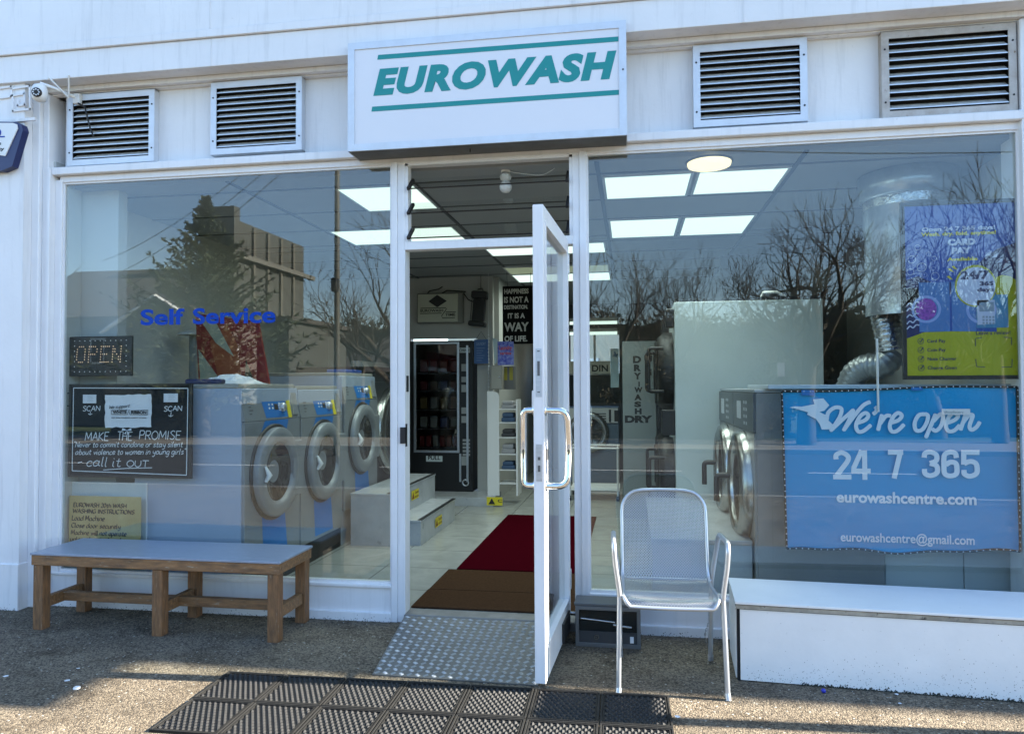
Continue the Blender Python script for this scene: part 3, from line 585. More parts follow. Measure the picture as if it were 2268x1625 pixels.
# ------------------------------------------------------------------ metal chair
CH = thing('metal_chair', 'silver perforated metal armchair standing in front of the right window', 'chair', (.170, -.6, 0), rotz=math.radians(1.5))
prof = smooth_pts([(-.245,.405),(-.232,.436),(-.18,.447),(-.02,.436),(.13,.432),(.18,.47),(.205,.56),(.235,.70),(.262,.83),(.272,.885)], 4)
n = len(prof); cum = [0]
for i in range(1, n): cum.append(cum[-1]+float(np.linalg.norm(np.array(prof[i])-np.array(prof[i-1]))))
TOT = cum[-1]; sv = []; suv = []; sf = []; NC = 13
def halfw(s_):
    h = .222
    if s_ > TOT-.11: t = (s_-(TOT-.11))/.11; h = .222-.11+.11*math.sqrt(max(0, 1-t*t)) if t < 1 else .112
    if s_ < .06: t = (.06-s_)/.06; h = .222-.03*t*t
    return h
for i in range(n):
    h = halfw(cum[i]); 
    for k_ in range(NC):
        u = -1+2*k_/(NC-1); xx = u*h; dish = (1-u*u)
        yy, zz = prof[i]
        if zz < .46: zz -= .012*dish*(1 if i > 3 else .3)
        else: yy += .02*dish*min(1, (zz-.46)/.2)
        sv.append((xx, yy, zz)); suv.append((xx, cum[i]))
for i in range(n-1):
    for k_ in range(NC-1): sf.append((i*NC+k_, i*NC+k_+1, (i+1)*NC+k_+1, (i+1)*NC+k_))
sb = MB().add(sv, sf, True)
sh = mesh('seat_shell', sb, perf_mat('perforated steel', (.36,.37,.38), .0098, .0034), CH, world=False)
uvl = sh.data.uv_layers.new(name='UVMap')
for lp in sh.data.loops: uvl.data[lp.index].uv = suv[lp.vertex_index]
rim = [sv[i*NC] for i in range(n)]+[sv[(n-1)*NC+k_] for k_ in range(1, NC)]+[sv[i*NC+NC-1] for i in range(n-2, -1, -1)]+[sv[k_] for k_ in range(NC-2, 0, -1)]
CHST = mat('silver coated steel', (.50,.52,.54), .34, .7)
mesh('rim', MB().tube(rim, .0095, 8, closed=True), CHST, CH, world=False)
for sg in (-1, 1):
    pts = arc3([(sg*.250,-.268,0), (sg*.238,-.21,.44), (sg*.262,-.215,.60), (sg*.268,-.215,.705), (sg*.268,.10,.69), (sg*.262,.15,.60), (sg*.24,.19,.44), (sg*.235,.225,0)], .07, 6)
    a_ = [p for p in pts if p[1] < -.03]; b_ = [p for p in pts if p[1] >= -.03]
    la = [p for p in pts if p[2] <= .445 and p[1] < 0]; lb = [p for p in pts if p[2] <= .445 and p[1] > 0]
    mesh('leg', MB().tube([pts[0], la[-1] if len(la) > 1 else (sg*.238,-.21,.44)], .0125, 10), CHST, CH, world=False)
    mid = [p for p in pts if p[2] > .43]
    mesh('armrest', MB().tube([(sg*.238,-.211,.43)]+mid+[(sg*.241,.189,.43)], .0125, 10), CHST, CH, world=False)
    mesh('leg', MB().tube([(sg*.24,.19,.44), pts[-1]], .0125, 10), CHST, CH, world=False)
    mesh('foot_cap', MB().tube([(sg*.2508,-.272,0), (sg*.2485,-.263,.03)], .0142, 10), ALU, CH, world=False); mesh('foot_cap', MB().tube([(sg*.2352,.227,0), (sg*.2358,.222,.03)], .0142, 10), ALU, CH, world=False)
mesh('cross_bar', MB().tube([(-.238,-.20,.425),(.238,-.20,.425)], .009, 8).tube([(-.241,.18,.43),(.241,.18,.43)], .009, 8), CHST, CH, world=False)

# ------------------------------------------------------------------ ramp
RP = thing('door_ramp', 'checker plate aluminium ramp leading up to the open doorway', 'ramp', (-.9, -.4, 0))
fL, fR, bL, bR = np.array([-1.302,-.828,.006]), np.array([-.46,-.838,.006]), np.array([-1.385,-.034,.05]), np.array([-.40,-.034,.05])
PLATE = mat('checker plate aluminium', (.17,.17,.165), .5, .45, col2=(.12,.12,.115), scale=9, mix=.4, spots=(.2,.19,.17), spot_scale=16, spot_th=.68)
dz = np.array([0,0,-.005])
mesh('plate', MB().add([fL,fR,bR,bL,fL+dz,fR+dz,bR+dz,bL+dz], [(0,1,2,3),(7,6,5,4),(0,4,5,1),(1,5,6,2),(2,6,7,3),(3,7,4,0)]), PLATE, RP)
tb = MB(); ux = (fR-fL); nu, nv = 20, 18
def onr(u, v, hgt): 
    p = (fL*(1-u)+fR*u)*(1-v)+(bL*(1-u)+bR*u)*v; return p+np.array([0,0,hgt])
for i in range(nu):
    for j in range(nv):
        cu, cv = (i+.5)/nu, (j+.5)/nv; ang = math.radians(42 if (i+j) % 2 else -42)
        for q in range(-2, 3):
            ca, sa = math.cos(ang), math.sin(ang); ou, ov = -sa*q*.0062, ca*q*.0062; hl, hw = .0135*(1-.08*abs(q)), .0014
            cs = []
            for a_, b_ in ((-hl,0),(0,-hw),(hl,0),(0,hw)):
                du, dv = ou+ca*a_-sa*b_, ov+sa*a_+ca*b_; cs.append(onr(cu+du/.86, cv+dv/.80, .0002))
            top = onr(cu+(ou-ca*hl*.5)/.86, cv+(ov-sa*hl*.5)/.8, .0026); top2 = onr(cu+(ou+ca*hl*.5)/.86, cv+(ov+sa*hl*.5)/.8, .0026)
            tb.add(cs+[top, top2], [(0,1,4),(1,5,4),(1,2,5),(2,3,5),(3,4,5),(3,0,4)])
mesh('tread_bars', tb, mat('worn tread aluminium', (.42,.42,.41), .4, .6), RP)

# ------------------------------------------------------------------ rubber mats
TW, TH = .3135, .322
def mat_tile():
    t = link(bpy.data.objects.new('rubber_mat', None)); ROOT[t.name] = (0,0,0)
    mesh('base', MB().box(.003, TW-.003, .003, TH-.003, .0, .0035), BLACK, t, world=False); b = MB()
    for r in ((.003,TW-.003,.003,.012),(.003,TW-.003,TH-.012,TH-.003),(.003,.012,.012,TH-.012),(TW-.012,TW-.003,.012,TH-.012)): b.box(r[0], r[1], r[2], r[3], .0036, .012, .002)
    for r in ((.016,TW-.016,.016,.021),(.016,TW-.016,TH-.021,TH-.016),(.016,.021,.022,TH-.022),(TW-.021,TW-.016,.022,TH-.022)): b.box(r[0], r[1], r[2], r[3], .0036, .010)
    mesh('border', b, RUBBER, t, world=False)
    st = MB(); nx, ny = 10, 11
    for j in range(ny):
        for i in range(nx):
            cx = .024+(TW-.048)*(i+.25+.5*(j % 2))/nx; cy = .024+(TH-.048)*(j+.5)/ny; a_, b_, hh = .0112, .011, .0125
            st.add([(cx-a_,cy,.0037),(cx,cy-b_,.0037),(cx+a_,cy,.0037),(cx,cy+b_,.0037),(cx-a_*.42,cy,hh),(cx,cy-b_*.42,hh-.001),(cx+a_*.42,cy,hh),(cx,cy+b_*.42,hh)], [(0,1,5,4),(1,2,6,5),(2,3,7,6),(3,0,4,7),(4,5,6,7)])
    mesh('studs', st, mat('worn rubber stud', (.026,.0255,.0245), .6, col2=(.013,.013,.0128), scale=40, mix=.45, spec=.25), t, world=False)
    return t
proto = mat_tile()
ordn = ['first','second','third','fourth','fifth','sixth','seventh']
ma = math.atan2(.034, 2.19)
for j in range(2):
    for i in range(7):
        t = proto if i == 0 and j == 0 else copy_tree(proto)
        lx, ly = i*TW, -(j+1)*TH
        t.location = (-2.035+lx*math.cos(ma)-ly*math.sin(ma), -.913+lx*math.sin(ma)+ly*math.cos(ma), .002); t.rotation_euler = (0, 0, ma)
        tag(t, '%s rubber mat tile from the left in the row %s' % (ordn[i], 'beside the ramp' if j == 0 else 'at the bottom edge'), 'rubber mat', 'interlocking rubber mat tiles')

# ------------------------------------------------------------------ glazed meter box by the plinth, chain, litter
MBX = thing('meter_box', 'dark glazed metal box with a round lock at the foot of the right window', 'meter box', (-.14, -.2, 0))
x0, x1 = -.322, .038; yf, yb = -.262, -.1; z1 = .222
mesh('case', MB().box(x0, x1, yf+.02, yb, .0, z1, .008).box(x0-.006, x1+.006, yf+.002, yb, z1+.001, z1+.016, .005), LBOX, MBX)
fr = MB()
for q in ((x0,x1,.0,.022),(x0,x1,z1-.02,z1),(x0,x0+.02,.022,z1-.02),(x1-.02,x1,.022,z1-.02)): fr.box(q[0], q[1], yf, yf+.019, q[2], q[3], .003)
mesh('front_frame', fr, mat('box frame', (.16,.165,.165), .4, .4), MBX)
mesh('front_glass', MB().box(x0+.02, x1-.02, yf+.012, yf+.016, .022, z1-.02), glass_mat('smoked glass', (.55,.6,.62), 1.6), MBX)
mesh('lower_panel', MB().box(x0+.021, x1-.021, yf+.005, yf+.011, .023, .085), mat('box panel', (.045,.048,.052), .4), MBX)
mesh('pipe', MB().tube([(x0+.03, yf+.0185, .15), (x1-.14, yf+.0185, .135)], .008, 10).tube([(x1-.15, yf+.0185, .12), (x1-.05, yf+.0185, .11)], .011, 10), STEEL, MBX)
lkk = MB().cyl((-.205, yf+.005, .055), (0,-1,0), .014, .006, 16)
mesh('lock', lkk, STEEL, MBX)
mesh('lock_ring', MB().lathe((-.205, yf-.001, .055), (0,-1,0), [(.009,0),(.009,.002),(.005,.002),(.005,0)], 14), INK, MBX)
mesh('label', MB().box(-.02, .0, yf+.003, yf+.0049, .03, .065), PAPER, MBX)
solo('door_stay', MB().tube([(-.375, -.075, .125), (-.30, -.07, .122)], .011, 10).cyl((-.375,-.075,.125), (-1,0,0), .016, .015, 12), STEEL, 'short steel stay tube between the open door and the meter box', 'door stay')
ck = MB(); px = P(1566, 1345, Y=-.30)
for k in range(17):
    z = px[2]-.013*k; xx = px[0]+.012*math.sin(k*.4); hh = []
    for q in range(8):
        t = q*math.pi/4; l_ = (.004*math.cos(t), .0085*math.sin(t)); hh.append((xx+(l_[0] if k % 2 else 0), -.30+(0 if k % 2 else l_[0]), z+l_[1]))
    ck.tube(hh, .0013, 5, closed=True)
solo('steel_chain', ck, STEEL, 'thin steel chain hanging behind the right rear leg of the metal chair', 'chain')
def pebble(loc, r, seed): 
    q = random.Random(seed); return MB().lathe(loc, (q.uniform(-.3,.3), q.uniform(-.3,.3), 1), [(0,0),(r*.8,r*.06),(r,r*.2),(r*.8,r*.36),(0,r*.4)], 7)
q = P(170, 1524, Z=0); solo('bottle_cap', MB().lathe(q, (0,0,1), [(.016,.0),(.0165,.006),(.013,.009),(.009,.009),(.007,.006),(0,.006)], 16), WPLAS, 'small white bottle cap lying at the edge of the shadow on the left', 'bottle cap')
q = P(1824, 1528, Z=.012); solo('blue_bead', MB().lathe(q-np.array([0,0,.012]), (0,0,1), [(0,0),(.008,.003),(.012,.011),(.008,.019),(0,.022)], 12), mat('blue glass bead', (.02,.03,.35), .1), 'small blue bead on the ground against the white bench', 'bead')
def leaf(px, py, s_, col, name, label, cat, seed):
    q = random.Random(seed); o = P(px, py, Z=.004); a = q.uniform(0, 6.28); pts = []
    for t, w_ in ((-1,0),(-.5,.32),(.2,.42),(.7,.22),(1.1,0),(.7,-.2),(.2,-.38),(-.5,-.3)):
        pts.append(o+np.array([s_*(t*math.cos(a)-w_*math.sin(a)), s_*(t*math.sin(a)+w_*math.cos(a)), s_*(.25*abs(w_)+.12*t*t)+.001]))
    return solo(name, MB().add(pts, [(0,1,7),(1,2,6,7),(2,3,5,6),(3,4,5)]), col, label, cat)
DRY = mat('dry leaf', (.20,.11,.045), .8)
leaf(2005, 1706, .03, DRY, 'dry_leaf', 'curled brown leaf on the sunlit paving at the bottom right', 'leaf', 1)
leaf(1165, 1512, .014, mat('pale leaf', (.42,.30,.15), .8), 'dry_leaf', 'small tan leaf at the front edge of the ramp', 'leaf', 2)
LIT = [(13,1497,'left edge of the picture'),(173,1480,'ground in front of the left bench leg'),(148,1507,'shade left of the bottle cap'),(1986,1537,'shade in front of the white bench'),(1994,1558,'shadow edge before the white bench'),(746,1518,'shade between the bench and the ramp'),(1500,1587,'rubber mats right of the door'),(1186,1288,'red carpet inside the door')]
for i, (a, b, wh) in enumerate(LIT):
    o = P(a, b, Z=FZ+.012) if b < 1300 else P(a, b, Z=.002 if 'mats' not in wh else .014); r_ = random.Random(i)
    s_ = .009+.006*r_.random(); pts = [o+np.array([s_*r_.uniform(.6,1.2)*math.cos(t), s_*r_.uniform(.6,1.2)*math.sin(t), r_.uniform(.0015,.004)]) for t in (0,1.2,2.4,3.6,4.9)]
    solo('paper_scrap', MB().add(pts+[o+np.array([0,0,.005])], [(0,1,5),(1,2,5),(2,3,5),(3,4,5),(4,0,5)]), PAPER, 'white scrap of litter on the %s' % wh, 'litter', 'scraps of litter')

# ------------------------------------------------------------------ things in the left window
def W(px, py, Y): p = P(px, py, Y=Y); return p[0], p[2]
def FR(Y): return frame((0, Y, 0))
Y0 = .05
(xa, za), (xb, zb_) = W(138, 746, Y0), W(291, 832, Y0); xa = -3.79
LS = thing('led_open_sign', 'black LED sign with OPEN in warm dots in the left window', 'open sign', ((xa+xb)/2, Y0, zb_))
mesh('panel', MB().box(xa, xb, Y0, Y0+.02, zb_, za, .004), BLACK, LS)
dm = MB(); f5 = FR(Y0-.001)
DOT = {'O':["01110","10001","10001","10001","10001","10001","01110"],'P':["11110","10001","10001","11110","10000","10000","10000"],'E':["11111","10000","10000","11110","10000","10000","11111"],'N':["10001","11001","11001","10101","10011","10011","10001"]}
lx0, lx1 = xa+.055, xb-.085
for i, ch in enumerate('OPEN'):
    for r_, row in enumerate(DOT[ch]):
        for c_, bit in enumerate(row):
            if bit == '1': dm.poly(f5, circ(lx0+(lx1-lx0)*(i*6+c_)/22+.008*(6-r_)/6, zb_+.095+.105*(6-r_)/6, .0034, 6), 0)
mesh('led_letters', dm, LED, LS)
dm = MB()
for i in range(11):
    for zz in (zb_+.03, za-.03): dm.poly(f5, circ(xa+.04+(xb-xa-.08)*i/10, zz, .0026, 6), 0)
for i in range(1, 6):
    for xx in (xa+.04, xb-.04): dm.poly(f5, circ(xx, zb_+.03+(za-zb_-.06)*i/6, .0026, 6), 0)
mesh('border_leds', dm, LEDW, LS)

# chalkboard
Yc = .04; xa, xb, zt_, zb_ = -3.775, -2.868, 1.480, .853
CB = thing('chalkboard', 'black chalkboard with MAKE THE PROMISE chalked in white capitals', 'chalkboard', ((xa+xb)/2, Yc, zb_))
mesh('board', MB().box(xa, xb, Yc, Yc+.012, zb_, zt_, .004), CHALKB, CB)
bd = MB()
for q in ((xa-.002,xa+.014,zb_,zt_),(xb-.014,xb+.002,zb_,zt_),(xa+.0145,xb-.0145,zb_,zb_+.014),(xa+.0145,xb-.0145,zt_-.014,zt_)): bd.box(q[0], q[1], Yc-.006, Yc+.014, q[2], q[3], .002)
mesh('board_frame', bd, BLACK, CB)
fc = FR(Yc-.001)
def cbp(x, y): return xa+(x-120)/990*(xb-xa), zt_-(y-62)/795*(zt_-zb_)      # in the pixels of one close-up of the photograph
ln = MB()
A_, B_, C_, D_ = cbp(152,95), cbp(1080,103), cbp(1073,828), cbp(148,806)
for p, q in ((A_,B_),(B_,C_),(C_,D_),(D_,A_)): ribbon(ln, fc, [p, q], .006, .0002)
def chalk(t, x0, x1, y, xh, wd=.0055, sl=.12, rise=0, j=.25): 
    a, b = cbp(x0, y), cbp(x1, y); hand(ln, t, fc, a[0], b[0], a[1], xh, wd, sl, None, .0006, j, rise=rise)
chalk('MAKE', 248, 450, 545, .032); chalk('THE', 512, 640, 540, .032); chalk('PROMISE', 690, 1030, 532, .032)
chalk('"Never to commit condone or stay silent', 155, 1042, 603, .0205, .0045, .25, .008)
chalk('about violence to women in young girls"', 170, 1064, 668, .021, .0045, .25, .012)
chalk('- call it', 185, 550, 765, .036, .0055, .2); chalk('OUT', 592, 770, 765, .024, .0055)
ribbon(ln, fc, [cbp(405,795), cbp(600,778), cbp(800,770)], .005, .0004)
for x_ in (228, 888): chalk('SCAN', x_, x_+150, 295, .019, .005, .1, .004)
chalk('>', 272, 312, 325, .013, .0045); chalk('>', 922, 968, 338, .018, .0045)
mesh('chalk_lettering', ln, CHALK, CB)
WRN = thing('white_paper_notice', 'crumpled white paper reading WHITE RIBBON taped on the chalkboard', 'notice', (*cbp(607, 430)[:1], Yc, cbp(607, 430)[1]))
c0, c1 = cbp(418,155), cbp(795,432); wv = []; rr = random.Random(2); nx, nz = 12, 9
for j in range(nz+1):
    for i in range(nx+1):
        u, v = i/nx, j/nz; ed = 1 if i in (0,nx) or j in (0,nz) else 0
        wv.append((c0[0]+(c1[0]-c0[0])*u+ed*rr.uniform(-.004,.004), Yc-.004-rr.uniform(0,.0015)-.003*ed*rr.random(), c1[1]+(c0[1]-c1[1])*v+ed*rr.uniform(-.004,.004)))
mesh('sheet', MB().add(wv, [(j*(nx+1)+i, j*(nx+1)+i+1, (j+1)*(nx+1)+i+1, (j+1)*(nx+1)+i) for j in range(nz) for i in range(nx)]), PAPER, WRN)
ft = FR(Yc-.0085); tx = MB()
a, b = cbp(472,318), cbp(765,318); text(tx, 'WHITE', ft, cbp(482,0)[0], cbp(597,0)[0], cbp(0,316)[1], .022, .05); text(tx, 'RIBBON', ft, cbp(632,0)[0], cbp(757,0)[0], cbp(0,318)[1], .022, .05)
text(tx, 'END MALE VIOLENCE AGAINST WOMEN', ft, cbp(474,0)[0], cbp(755,0)[0], cbp(0,354)[1], .007, .03)
for p, q in (((472,287),(600,283)),((472,322),(596,324)),((472,287),(472,322)),((628,289),(767,284)),((622,324),(765,326)),((767,284),(765,326)),((612,285),(625,324)),((620,282),(600,326))): ribbon(tx, ft, [cbp(*p), cbp(*q)], .003, .0003)
hand(tx, 'We support', ft, cbp(450,0)[0], cbp(620,0)[0], cbp(0,275)[1], .013, .003, .3, rise=.012)
mesh('lettering', tx, INK, WRN)
for i, (x0, y0, x1, y1) in enumerate(((233,153,343,227),(890,146,1002,218))):
    a, b = cbp(x0,y1), cbp(x1,y0); cd = thing('small_card', 'small white card stuck on the chalkboard near its %s corner' % ('upper left' if i == 0 else 'upper right'), 'card', (a[0], Yc, a[1]), 'cards on the chalkboard')
    mesh('card', MB().box(a[0], b[0], Yc-.004, Yc-.0025, a[1], b[1]), PAPER, cd)
    pm = MB()
    for k in range(5): pm.poly(FR(Yc-.0045), rect(a[0]+.035, b[0]-.02-.008*(k % 2), a[1]+.015+.009*k, a[1]+.017+.009*k))
    mesh('print', pm, mat('grey print', (.35,.40,.42), .7), cd)
a = cbp(600, 455); bw_ = MB()
for sg in (-1, 1): bw_.add([(a[0],Yc-.006,a[1]),(a[0]+sg*.032,Yc-.008,a[1]+.014),(a[0]+sg*.036,Yc-.012,a[1]-.004),(a[0]+sg*.012,Yc-.016,a[1]-.002)], [(0,1,2,3)]).add([(a[0],Yc-.007,a[1]),(a[0]+sg*.008,Yc-.009,a[1]-.028),(a[0]+sg*.02,Yc-.009,a[1]-.024)], [(0,1,2)])
solo('white_ribbon_bow', bw_, PAPER, 'little white ribbon bow above the word THE on the chalkboard', 'bow')
# white board and parchment notice
Yb = .10
(xa, za), (xb, zc) = W(148, 1066, Yb), W(322, 1264, Yb)
WBd = thing('white_board', 'pale frosted board standing behind the yellow instructions notice', 'board', ((xa+xb)/2, Yb, .226))
mesh('board', MB().box(-3.80, xb, Yb, Yb+.012, .06, za-.0), FROST, WBd); mesh('board_edge', MB().box(xb+.0005, xb+.008, Yb-.004, Yb+.014, .06, za), WPLAS, WBd)
Yn = .045; (xa, za), (xb, zc) = W(157, 1097, Yn), W(311, 1262, Yn); zc = .245
PN = thing('instruction_notice', 'yellowed parchment sheet of washing instructions behind the bench', 'notice', ((xa+xb)/2, Yn, zc))
mesh('sheet', MB().box(xa-.012, xb, Yn, Yn+.004, zc, za, .001), PARCH, PN)
fn = FR(Yn-.001); tx = MB()
def pn(x, y): p = P((130+x/3.5314)/1.05732, (880+y/3.5314)/1.05732, Y=Yn); return p[0], p[2]
for t, x0, x1, y, xh in (('EUROWASH 20th WASH',148,588,1080,.0155),('WASHING INSTRUCTIONS',143,655,1130,.0155),('Load Machine',135,408,1190,.0185),('Close door securely',132,540,1250,.0175),('Machine will not operate',128,588,1308,.0175),('unless door is closed',122,540,1362,.0175),('Use correct amount of',118,560,1420,.0175),('powder for each wash',116,545,1478,.0175),('Empty ONLY when',118,600,1590,.0175)):
    hand(tx, t.replace('x','s'), fn, pn(x0,y)[0], pn(x1,y)[0], pn(x0,y)[1], xh, .0092, .1, math.radians(38), .0002, .15)  if all(c in G for c in t) else None
mesh('lettering', tx, INK, PN)
solo('cable_loop', MB().tube([(-3.79+.035*math.cos(t), .05, 1.375+.045*math.sin(t)) for t in np.linspace(.2, 6.0, 16)], .004, 6), BLACK, 'loop of thin black cable beside the chalkboard edge', 'cable')

# ------------------------------------------------------------------ washing machines, left row (fronts face the aisle)
XF = -2.53
def washer(y0, y1, z0, z1, label, face=XF, depth=.80, sgn=1, blue=True, extra='W'):
    t = thing('washing_machine', label, 'washing machine', (face-sgn*depth/2, (y0+y1)/2, z0), 'front loading washing machines in the left row')
    h = z1-z0; zc_ = z0+h*.80
    X = lambda d_: face-sgn*d_                      # d_ metres behind the front
    mesh('cabinet', MB().box(X(.02), X(depth), y0+.004, y1-.004, z0, z1-.03, .008), MWHITE, t)
    mesh('top', MB().box(X(.045), X(depth), y0+.004, y1-.004, z1-.0295, z1, .008), GREYB, t)
    mesh('front_panel', MB().box(X(-.004), X(.0195), y0+.006, y1-.006, z0+.004, zc_-.004, .006), MGREY, t)
    # sloped control panel
    cp = MB(); ys = (y0+.006, y1-.006)
    cp.add([(X(-.004), y, zc_) for y in ys]+[(X(.04), y, z1-.032) for y in ys[::-1]]+[(X(.08), y, zc_) for y in ys]+[(X(.08), y, z1-.032) for y in ys[::-1]], [(0,1,2,3),(4,7,6,5),(0,3,7,4),(1,5,6,2),(3,2,6,7),(0,4,5,1)])
    mesh('control_panel', cp, MGREY, t)
    hh = z1-.032-zc_; n_ = np.array([hh, 0, .044]); n_ /= np.linalg.norm(n_); n_[0] *= sgn
    fcp = frame((X(-.004), y0, zc_), (0,1,0), np.array([-sgn*.044, 0, hh])/math.hypot(.044, hh), n_)
    wv_ = y1-y0
    bp = mesh('blue_panel', MB().poly(fcp, [(wv_*.36,.012),(wv_*.755,.012),(wv_*.735,hh*.92),(wv_*.30,hh*.92)], .0015), MBLUE, t)
    q = MB().poly(fcp, rect(wv_*.53,wv_*.60,hh*.3,hh*.5), .0025); mesh('display', q, BLACK, bp)
    q = MB(); 
    for a_ in (.44,.50):
        for b_ in (.34,.46): q.poly(fcp, rect(wv_*(a_-.01), wv_*(a_+.012), hh*b_, hh*(b_+.06)), .0025)
    text(q, extra, fcp, wv_*.62, wv_*.72, hh*.62, hh*.24, .03, off=.0025); text(q, 'wash', fcp, wv_*.42, wv_*.57, hh*.70, hh*.09, .01, off=.0025)
    for k in range(5): q.poly(fcp, rect(wv_*.61, wv_*.64, hh*(.27+k*.06), hh*(.30+k*.06)), .0025)
    mesh('marking', q, WPLAS, bp)
    mesh('knob', MB().lathe(fcp(wv_*.67, hh*.38, .001), n_, [(.034,0),(.032,.02),(.024,.03),(0,.03)], 18), ALU, t)
    mesh('yellow_label', MB().poly(fcp, rect(wv_*.765, wv_*.835, .004, hh*.95), .0022), YELL, t)
    mesh('coin_slot', MB().poly(fcp, rect(wv_*.85, wv_*.95, hh*.1, hh*.95), .001, .012), ALU, t)
    q = MB()
    for k in range(6): q.poly(fcp, rect(wv_*.10, wv_*.14+.02*(k % 2), hh*(.2+k*.11), hh*(.24+k*.11)), .0015)
    mesh('engraving', q, DGREY, t)
    yc, zd, R0 = (y0+y1)/2-.01, z0+h*.505, min(.34*(y1-y0)/.83, .33)
    ff = frame((X(-.004), 0, 0), (0,1,0), (0,0,1), (sgn,0,0))
    if blue:
        q = MB(); pts = [(y0+wv_*.33, zc_-.006), (y0+wv_*.76, zc_-.006)]+[(yc+R0*1.02*math.sin(a_), zd+R0*1.02*math.cos(a_)) for a_ in np.linspace(.60, -.60, 9)]
        mesh('blue_stripe', q.poly(ff, pts, .0012), MBLUE, t); q = MB(); q.poly(ff, [(y0+wv_*.32, z0+.03), (y0+wv_*.75, z0+.03)]+[(yc+R0*1.02*math.sin(a_), zd-R0*1.02*math.cos(a_)) for a_ in np.linspace(.52, -.52, 9)], .0012)
        mesh('blue_stripe', q, MBLUE, t)
    ax_ = (sgn, 0, 0); o = (X(-.004), yc, zd)
    mesh('door_recess', MB().lathe(o, ax_, [(R0*1.03,.001),(R0*1.03,.012),(R0*.97,.014),(R0*.90,.010)], 40), RUBB, t)
    dr = mesh('door', MB().lathe(o, ax_, [(R0*.955,.004),(R0*.955,.045),(R0*.925,.056),(R0*.69,.062),(R0*.64,.045),(R0*.62,.02)], 40), MGREY if blue else STEEL, t)
    mesh('hinge_block', MB().box(X(-.004), X(-.062), yc+R0*.62, yc+R0*1.04, zd-R0*.62, zd+R0*.62, .01), MGREY if blue else STEEL, dr)
    mesh('window_glass', MB().lathe(o, ax_, [(R0*.625,.03),(R0*.48,.012),(R0*.2,-.002),(0,-.0035)][::1], 32), mat('door glass', (.02,.02,.02), .06, spec=.8) if 'door glass' not in bpy.data.materials else bpy.data.materials['door glass'], dr)
    mesh('door_handle', MB().tube([(X(-.07), yc-R0*.72, zd-.045), (X(-.095), yc-R0*.70, zd), (X(-.07), yc-R0*.74, zd+.06)], [.012,.020,.008], 8), WPLAS, dr)
    return t
washer(.10, .925, .22, 1.475, 'nearest blue striped washing machine, with a plastic bag on top')
washer(.935, 1.757, .22, 1.462, 'middle blue striped washing machine with pale yellow tag on its panel')
washer(1.80, 2.66, .345, 1.583, 'third blue striped washing machine, standing on the higher plinth by the steps')
solo('washer_plinth', MB().box(-3.35, XF-.01, .12, 1.757, FZ, .219), mat('black plinth', (.015,.015,.015), .7), 'black plinth under the two nearest washing machines', 'plinth')
solo('washer_plinth', MB().box(-3.4, XF-.02, 1.785, 4.3, FZ, .344), MARB, 'marble plinth under the third washing machine', 'plinth')
DK = thing('tumble_dryer', 'dark fronted large drum machine beyond the blue striped washers', 'dryer', (-3, 3.3, .345))
mesh('cabinet', MB().box(XF-.9, XF-.05, 2.72, 3.9, .345, 1.66, .01), DARKM, DK)
mesh('drum_door', MB().lathe((XF-.05, 3.2, .98), (1,0,0), [(.47,0),(.47,.05),(.42,.08),(.30,.085),(.28,.05)], 40), STEEL, DK)
mesh('drum_glass', MB().lathe((XF-.05, 3.2, .98), (1,0,0), [(.29,.055),(.2,.03),(0,.02)], 32), bpy.data.materials['door glass'], DK)
mesh('control_panel', MB().add([(XF-.049,2.73,1.5),(XF-.049,3.89,1.5),(XF-.2,3.89,1.72),(XF-.2,2.73,1.72),(XF-.3,2.73,1.5),(XF-.3,3.89,1.5),(XF-.3,3.89,1.72),(XF-.3,2.73,1.72)], [(0,1,2,3),(0,3,7,4),(1,5,6,2),(3,2,6,7)]), SGREY, DK)
bz_ = MB(); rr = random.Random(11)
p = P(545, 832, Y=.62); bx_, by_ = -2.85, .50; nu, nv = 12, 9
for j in range(nv+1):
    for i in range(nu+1):
        u, v = -1+2*i/nu, -1+2*j/nv; e_ = max(0, 1-u*u)*max(0, 1-v*v)
        bz_.v.append((bx_+.13*v+rr.uniform(-.008,.008), by_+.30*u+rr.uniform(-.01,.01), 1.4775+.075*e_*(.55+.6*rr.random())))
bz_.f = [(j*(nu+1)+i, j*(nu+1)+i+1, (j+1)*(nu+1)+i+1, (j+1)*(nu+1)+i) for j in range(nv) for i in range(nu)]; bz_.sm = [False]*len(bz_.f)
solo('plastic_bag', bz_, PAPER, 'crumpled white plastic bag lying on the nearest washing machine', 'bag')
solo('folded_jacket', MB().box(-2.98, -2.72, .13, .20, 1.476, 1.51, .012), NAVY, 'dark folded cloth beside the white plastic bag', 'cloth')
solo('soap_packet', MB().box(-2.78, -2.60, 2.0, 2.42, 1.584, 1.615, .008), TOBLUE, 'flat blue packet on top of the third washing machine', 'packet')
